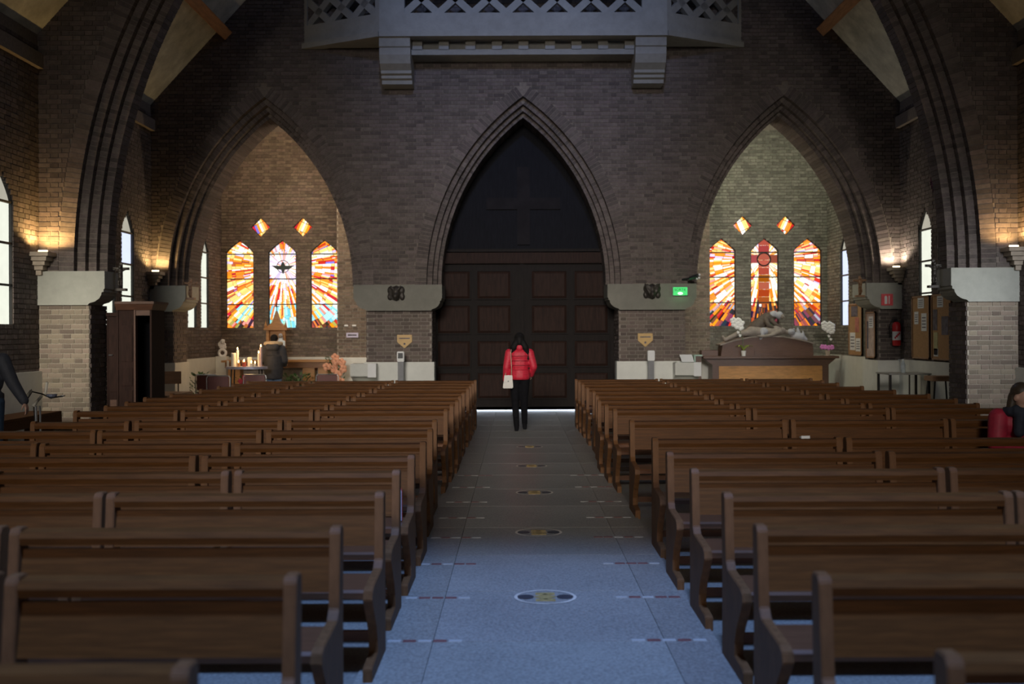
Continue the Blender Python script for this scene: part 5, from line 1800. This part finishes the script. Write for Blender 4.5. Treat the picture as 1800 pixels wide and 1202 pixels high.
# ------------------------------------------------------------------ people
def hand(mb, wrist, direction, palm_n, s=1.0, curl=0.5):
    """palm and five fingers as separate chains; direction = towards finger tips, palm_n = palm normal."""
    d = Vector(direction).normalized()
    nrm = Vector(palm_n).normalized()
    sd_ = d.cross(nrm).normalized()
    w_ = Vector(wrist)
    for q in (-0.026, 0.0, 0.026):
        mb.chain([w_ + sd_ * q * 0.6 * s, w_ + d * 0.085 * s + sd_ * q * s], [0.017 * s, 0.014 * s], 8)
    for q, l in ((-0.033, 0.068), (-0.011, 0.078), (0.011, 0.074), (0.032, 0.058)):
        p = w_ + d * 0.085 * s + sd_ * q * s
        pts = [p]
        dd = d.copy()
        for k_ in range(3):
            dd = (dd + nrm * curl * 0.55).normalized()
            p = p + dd * l * s * (0.42, 0.32, 0.26)[k_]
            pts.append(p)
        mb.chain(pts, [0.0095 * s, 0.0088 * s, 0.008 * s, 0.007 * s], 7)
    p = w_ + d * 0.025 * s - sd_ * 0.03 * s
    mb.chain([p, p + (d * 0.6 - sd_ * 0.8 + nrm * 0.3).normalized() * 0.04 * s, p + (d * 1.0 - sd_ * 0.5 + nrm * 0.6).normalized() * 0.075 * s], [0.013 * s, 0.010 * s, 0.008 * s], 7)


def head_shape(mb, c, yaw=0.0, pitch=0.0, s=1.0):
    """face towards +y before rotation; c = centre of the skull."""
    M = Matrix.Rotation(yaw, 3, 'Z') @ Matrix.Rotation(pitch, 3, 'X')
    c = Vector(c)

    def P(x, y, z):
        return c + M @ Vector((x * s, y * s, z * s))
    mb.ell(c, 0.074 * s, 0.092 * s, 0.095 * s, n=16, m=12, rot=M)
    mb.ell(P(0, 0.035, -0.06), 0.052 * s, 0.055 * s, 0.062 * s, rot=M)
    mb.ell(P(0, 0.098, -0.018), 0.011 * s, 0.022 * s, 0.022 * s, rot=M)
    mb.ell(P(0, 0.082, -0.062), 0.024 * s, 0.012 * s, 0.008 * s, rot=M)
    mb.ell(P(0, 0.078, -0.078), 0.021 * s, 0.012 * s, 0.008 * s, rot=M)
    for q in (-1, 1):
        mb.ell(P(q * 0.077, -0.005, -0.015), 0.012 * s, 0.024 * s, 0.032 * s, rot=M)
        mb.ell(P(q * 0.03, 0.082, 0.018), 0.022 * s, 0.014 * s, 0.008 * s, rot=M)
    return P


def eyes(P, t, s=1.0):
    e = MB()
    for q in (-1, 1):
        e.ell(P(q * 0.03, 0.082, 0.002), 0.011 * s, 0.010 * s, 0.008 * s, n=8, m=6)
    e.build('eyes', BLACKP, t, smooth=True)


# woman in the red jacket walking to the door -------------------------------------------------------
wm = thing('person', 'person in red jacket and black trousers walking away down the aisle', 'person', (0.03, 17.25, 0.012))
H_ = 1.66
b = MB()
P = head_shape(b, (0.0, 0.03, 1.57), 0.0, 0.0, 0.98)
b.chain([(0, 0.0, 1.38), (0, 0.015, 1.50)], [0.058, 0.052], 10)
b.ell((0, 0, 1.27), 0.165, 0.095, 0.14).ell((0, 0.01, 1.08), 0.135, 0.09, 0.16).ell((0, 0, 0.92), 0.155, 0.10, 0.12)
LEGS = ((-0.075, [(0.085, 0.0, 0.90), (0.0, 0, 0)]),)
legL = [(-0.08, 0.0, 0.88), (-0.075, 0.03, 0.47), (-0.055, -0.10, 0.09)]
legR = [(0.08, 0.0, 0.88), (0.078, 0.06, 0.48), (0.085, 0.20, 0.10)]
for lg in (legL, legR):
    b.chain(lg, [0.088, 0.054, 0.038], 10)
armL = [(-0.175, 0, 1.34), (-0.225, -0.03, 1.09), (-0.245, 0.03, 0.86)]
armR = [(0.175, 0, 1.34), (0.245, -0.02, 1.10), (0.20, 0.12, 0.95)]
for ar_ in (armL, armR):
    b.chain(ar_, [0.05, 0.040, 0.028], 8)
hand(b, armL[2], (0.0, 0.05, -1), (1, 0, 0), 0.92, 0.5)
hand(b, armR[2], (-0.5, 0.7, -0.3), (-0.5, -0.3, -0.5), 0.92, 0.6)
remeshed(b, 'body', SKIN, wm, 0.009, 2)
eyes(P, wm)
b = MB()
b.ell((0, 0, 1.30), 0.195, 0.125, 0.13).ell((0, 0.0, 1.15), 0.172, 0.125, 0.17).ell((0, 0, 0.985), 0.180, 0.130, 0.115)
b.lathe([(0.165, 0.88), (0.185, 0.92), (0.178, 1.05)], (0, 0, 0), 20)
b.chain([(0, 0.0, 1.40), (0, 0.01, 1.47)], [0.078, 0.07], 12)
for ar_ in (armL, armR):
    e_ = Vector(ar_[2]) + (Vector(ar_[1]) - Vector(ar_[2])) * 0.08
    b.chain([ar_[0], ar_[1], tuple(e_)], [0.078, 0.064, 0.050], 12)
remeshed(b, 'jacket', REDJ, wm, 0.011, 3)
q_ = MB()
for z in (0.97, 1.05, 1.13, 1.21, 1.29):
    q_.tube([(0.181 * math.cos(-t_), 0.131 * math.sin(-t_) - 0.002, z) for t_ in [PI * (0.08 + 0.84 * i / 12) for i in range(13)]], 0.006, 5)
q_.build('quilting_seams', mat('red_seam', (0.36, 0.012, 0.03), 0.6), wm)
b = MB()
b.ell((0, 0, 0.90), 0.165, 0.112, 0.10)
for lg in (legL, legR):
    b.chain(lg, [0.102, 0.066, 0.050], 12)
remeshed(b, 'trousers', BLACKC, wm, 0.011, 3)
for lg in (legL, legR):
    x_, y_, z_ = lg[2]
    bb = MB()
    toe = (x_ * 1.05, y_ + 0.13, 0.035)
    bb.chain([(x_, y_, z_ + 0.10), (x_, y_ - 0.01, 0.05), toe], [0.052, 0.042, 0.032], 10)
    bb.box(x_ - 0.03, x_ + 0.03, y_ - 0.05, y_ + 0.02, 0.0, 0.05)
    bb.box(x_ * 1.02 - 0.034, x_ * 1.02 + 0.034, y_ + 0.02, y_ + 0.16, 0.0, 0.03)
    remeshed(bb, 'boot', BLACKC, wm, 0.01, 2)
b = MB()
b.ell((0, 0.015, 1.60), 0.092, 0.105, 0.095, n=16, m=10)
b.chain([(-0.03, -0.05, 1.55), (-0.10, -0.07, 1.44), (-0.135, -0.05, 1.36)], [0.062, 0.062, 0.036], 10)
b.chain([(0.03, -0.05, 1.55), (0.10, -0.07, 1.44), (0.14, -0.04, 1.32), (0.15, -0.06, 1.24)], [0.062, 0.06, 0.04, 0.022], 10)
b.chain([(0, -0.06, 1.58), (0, -0.085, 1.52)], [0.065, 0.055], 10)
remeshed(b, 'hair', HAIR, wm, 0.010, 2)
MB().ell((0, -0.06, 1.44), 0.072, 0.06, 0.075, n=14, m=8).build('jacket_hood', REDJ, wm, smooth=True)
# white handbag
hb = thing('handbag', 'small white handbag on a long strap at the walker\'s left hip', 'handbag', (-0.17, 17.20, 0.75))
MB().prism([(-0.09, 0.0), (0.09, 0.0), (0.075, 0.22), (-0.06, 0.22)], 'y', -0.135, -0.055).build('bag', BAGW, hb, bevel=0.012)
MB().prism([(-0.072, 0.10), (0.082, 0.10), (0.076, 0.224), (-0.061, 0.224)], 'y', -0.145, -0.135).build('flap', BAGW, hb, bevel=0.004)
MB().ell((0.005, -0.148, 0.125), 0.012, 0.008, 0.012).build('clasp', STEEL, hb)
MB().tube([(0.06, -0.10, 0.22), (0.062, -0.125, 0.38), (0.055, -0.125, 0.50), (0.05, -0.10, 0.62), (0.06, 0.0, 0.70), (0.05, 0.12, 0.55), (0.0, 0.13, 0.35), (-0.05, -0.06, 0.22)], 0.008, 6).build('strap', mat('tan_strap', (0.50, 0.33, 0.24), 0.5), hb)

# person in the charcoal parka before the candles ---------------------------------------------------
pk = thing('person', 'person in charcoal parka with fur hood and jeans before the candles', 'person', (-5.52, 22.5, 0), 0.0)
b = MB()
P = head_shape(b, (0, 0.08, 1.575), 0.0, -0.35, 1.0)
b.chain([(0, 0.0, 1.42), (0, 0.05, 1.52)], [0.06, 0.055], 10)
b.ell((0, 0, 1.28), 0.18, 0.11, 0.16).ell((0, 0, 1.05), 0.16, 0.11, 0.2).ell((0, 0, 0.90), 0.17, 0.12, 0.12)
legs = ([(-0.09, 0, 0.86), (-0.09, 0.02, 0.46), (-0.09, -0.02, 0.09)], [(0.09, 0, 0.86), (0.09, 0.02, 0.46), (0.09, -0.02, 0.09)])
arms = ([(-0.19, 0, 1.36), (-0.245, 0.0, 1.10), (-0.19, 0.20, 1.0)], [(0.19, 0, 1.36), (0.25, 0.0, 1.10), (0.20, 0.20, 1.0)])
for lg in legs:
    b.chain(lg, [0.095, 0.06, 0.042], 10)
    b.chain([(lg[2][0], -0.03, 0.05), (lg[2][0], 0.13, 0.035)], [0.045, 0.034], 10)
for ar_ in arms:
    b.chain(ar_, [0.055, 0.043, 0.03], 8)
    hand(b, ar_[2], (0 - ar_[2][0] * 0.8, 1, 0.2), (0, 0, -1), 0.95, 0.5)
remeshed(b, 'body', SKIN, pk, 0.009, 2)
eyes(P, pk)
b = MB()
b.ell((0, 0, 1.33), 0.225, 0.15, 0.14).ell((0, 0, 1.12), 0.225, 0.16, 0.22).ell((0, 0, 0.92), 0.225, 0.165, 0.2)
b.lathe([(0.19, 0.68), (0.20, 0.72), (0.215, 0.9), (0.2, 1.2)], (0, 0, 0), 20)
for ar_ in arms:
    b.chain(ar_, [0.092, 0.078, 0.06], 12)
b.chain([(-0.08, -0.12, 1.40), (0.08, -0.12, 1.40)], [0.085, 0.085], 12)
remeshed(b, 'parka', PARKA, pk, 0.012, 3)
b = MB()
for i in range(13):
    t_ = PI * (i / 12)
    b.ell((0.165 * math.cos(t_), 0.0 - 0.13 * math.sin(t_), 1.475 + 0.015 * math.sin(t_)), 0.052 + 0.008 * R(), 0.05, 0.05, n=8, m=6)
remeshed(b, 'fur_trim', FURH, pk, 0.012, 1)
b = MB()
for lg in legs:
    b.chain(lg, [0.108, 0.082, 0.07], 12)
b.ell((0, 0, 0.86), 0.18, 0.125, 0.09)
remeshed(b, 'jeans', JEANS, pk, 0.012, 3)
for lg in legs:
    MB().chain([(lg[2][0], -0.03, 0.055), (lg[2][0], 0.15, 0.045)], [0.055, 0.045], 10).build('shoe', BLACKC, pk, smooth=True)
b = MB()
b.ell((0, 0.06, 1.60), 0.088, 0.10, 0.092, n=14, m=10)
b.ell((0, 0.01, 1.55), 0.075, 0.06, 0.07)
b.build('hair', HAIR, pk, smooth=True)

# man at the left edge -------------------------------------------------------------------------------
mn = thing('person', 'person in navy jacket and jeans standing beside the iron candle stand', 'person', (-6.36, 11.9, 0), 0.0)
b = MB()
P = head_shape(b, (0, 0.04, 1.66), 0.0, -0.1, 1.02)
b.chain([(0, 0.0, 1.46), (0, 0.02, 1.58)], [0.065, 0.06], 10)
b.ell((0, 0, 1.32), 0.19, 0.115, 0.17).ell((0, 0, 1.08), 0.165, 0.11, 0.2).ell((0, 0, 0.94), 0.175, 0.12, 0.12)
legs = ([(-0.10, 0, 0.90), (-0.10, 0.02, 0.48), (-0.11, -0.02, 0.09)], [(0.10, 0, 0.90), (0.10, 0.02, 0.48), (0.11, -0.02, 0.09)])
arms = ([(-0.20, 0, 1.40), (-0.29, -0.02, 1.12), (-0.32, 0.05, 0.88)], [(0.20, 0, 1.40), (0.33, -0.02, 1.13), (0.475, -0.02, 0.90)])
for lg in legs:
    b.chain(lg, [0.10, 0.062, 0.045], 10)
    b.chain([(lg[2][0], -0.03, 0.05), (lg[2][0], 0.13, 0.035)], [0.045, 0.034], 10)
for ar_ in arms:
    b.chain(ar_, [0.058, 0.046, 0.032], 8)
hand(b, arms[0][2], (0, 0.1, -1), (1, 0, 0), 1.0, 0.5)
hand(b, arms[1][2], (0.25, 0.1, -1), (-1, 0, -0.2), 1.0, 0.45)
remeshed(b, 'body', SKIN, mn, 0.008, 2)
eyes(P, mn)
b = MB()
b.ell((0, 0, 1.38), 0.225, 0.145, 0.13).ell((0, 0, 1.16), 0.215, 0.15, 0.22).ell((0, 0, 0.95), 0.21, 0.15, 0.15)
b.lathe([(0.19, 0.80), (0.20, 0.83), (0.20, 1.0)], (0, 0, 0), 20)
b.chain([(0, 0.0, 1.47), (0, 0.01, 1.53)], [0.088, 0.08], 12)
for ar_ in arms:
    e_ = Vector(ar_[2]) + (Vector(ar_[1]) - Vector(ar_[2])) * 0.06
    b.chain([ar_[0], ar_[1], tuple(e_)], [0.090, 0.074, 0.056], 12)
remeshed(b, 'jacket', NAVYJ, mn, 0.012, 3)
b = MB()
for lg in legs:
    b.chain(lg, [0.118, 0.09, 0.075], 12)
b.ell((0, 0, 0.86), 0.185, 0.13, 0.10)
remeshed(b, 'jeans', JEANSD, mn, 0.012, 3)
for lg in legs:
    MB().chain([(lg[2][0], -0.03, 0.055), (lg[2][0], 0.16, 0.045)], [0.058, 0.046], 10).build('shoe', BLACKC, mn, smooth=True)
b = MB()
b.ell((0, 0.02, 1.695), 0.09, 0.102, 0.09, n=14, m=10)
b.build('hair', HAIRB, mn, smooth=True)

# seated person at the right edge, facing the altar --------------------------------------------------
se = thing('person', 'seated person in red coat with dark scarf at the right end of a pew', 'person', (4.62, 9.22, 0), PI)
b = MB()
P = head_shape(b, (0.02, 0.14, 1.10), 0.5, -0.45, 0.98)
b.chain([(0, 0.06, 0.95), (0.01, 0.10, 1.03)], [0.058, 0.052], 10)
b.ell((0, 0.02, 0.82), 0.17, 0.10, 0.16).ell((0, -0.02, 0.60), 0.16, 0.11, 0.15)
legs = ([(-0.09, 0.02, 0.54), (-0.10, 0.44, 0.52), (-0.10, 0.44, 0.09)], [(0.09, 0.02, 0.54), (0.10, 0.44, 0.52), (0.10, 0.44, 0.09)])
arms = ([(-0.18, 0.02, 0.90), (-0.24, 0.10, 0.66), (-0.08, 0.30, 0.62)], [(0.18, 0.02, 0.90), (0.24, 0.10, 0.66), (0.08, 0.30, 0.62)])
for lg in legs:
    b.chain(lg, [0.09, 0.062, 0.042], 10)
    b.chain([(lg[2][0], 0.42, 0.05), (lg[2][0], 0.58, 0.035)], [0.045, 0.034], 10)
for ar_ in arms:
    b.chain(ar_, [0.052, 0.042, 0.03], 8)
    hand(b, ar_[2], (-ar_[2][0] * 2, 1, -0.3), (0, 0.2, -1), 0.92, 0.5)
remeshed(b, 'body', SKIN, se, 0.008, 2)
eyes(P, se)
b = MB()
b.ell((0, 0.0, 0.84), 0.215, 0.145, 0.15).ell((0, -0.02, 0.62), 0.205, 0.15, 0.17)
for ar_ in arms:
    b.chain(ar_, [0.092, 0.078, 0.058], 12)
b.ell((0, 0.10, 0.54), 0.19, 0.18, 0.08)
remeshed(b, 'coat', REDC, se, 0.012, 3)
b = MB()
for lg in legs:
    b.chain(lg, [0.098, 0.075, 0.055], 12)
remeshed(b, 'trousers', BLACKC, se, 0.012, 3)
for lg in legs:
    MB().chain([(lg[2][0], 0.41, 0.05), (lg[2][0], 0.60, 0.042)], [0.052, 0.042], 10).build('shoe', BLACKC, se, smooth=True)
b = MB()
b.ell((0.015, 0.11, 1.14), 0.094, 0.10, 0.095, n=14, m=10)
b.chain([(0.08, 0.10, 1.10), (0.11, 0.10, 0.98)], [0.05, 0.04], 8)
b.chain([(-0.06, 0.08, 1.10), (-0.09, 0.08, 0.98)], [0.05, 0.04], 8)
remeshed(b, 'hair', HAIRB, se, 0.012, 2)
b = MB()
for i in range(14):
    t_ = 2 * PI * i / 14
    b.ell((0.115 * math.cos(t_), 0.06 + 0.10 * math.sin(t_), 0.955 + 0.02 * math.sin(2 * t_)), 0.055, 0.05, 0.055, n=8, m=6)
b.chain([(0.05, 0.16, 0.93), (0.07, 0.18, 0.78)], [0.055, 0.05], 8)
remeshed(b, 'scarf', SCARF, se, 0.012, 2)
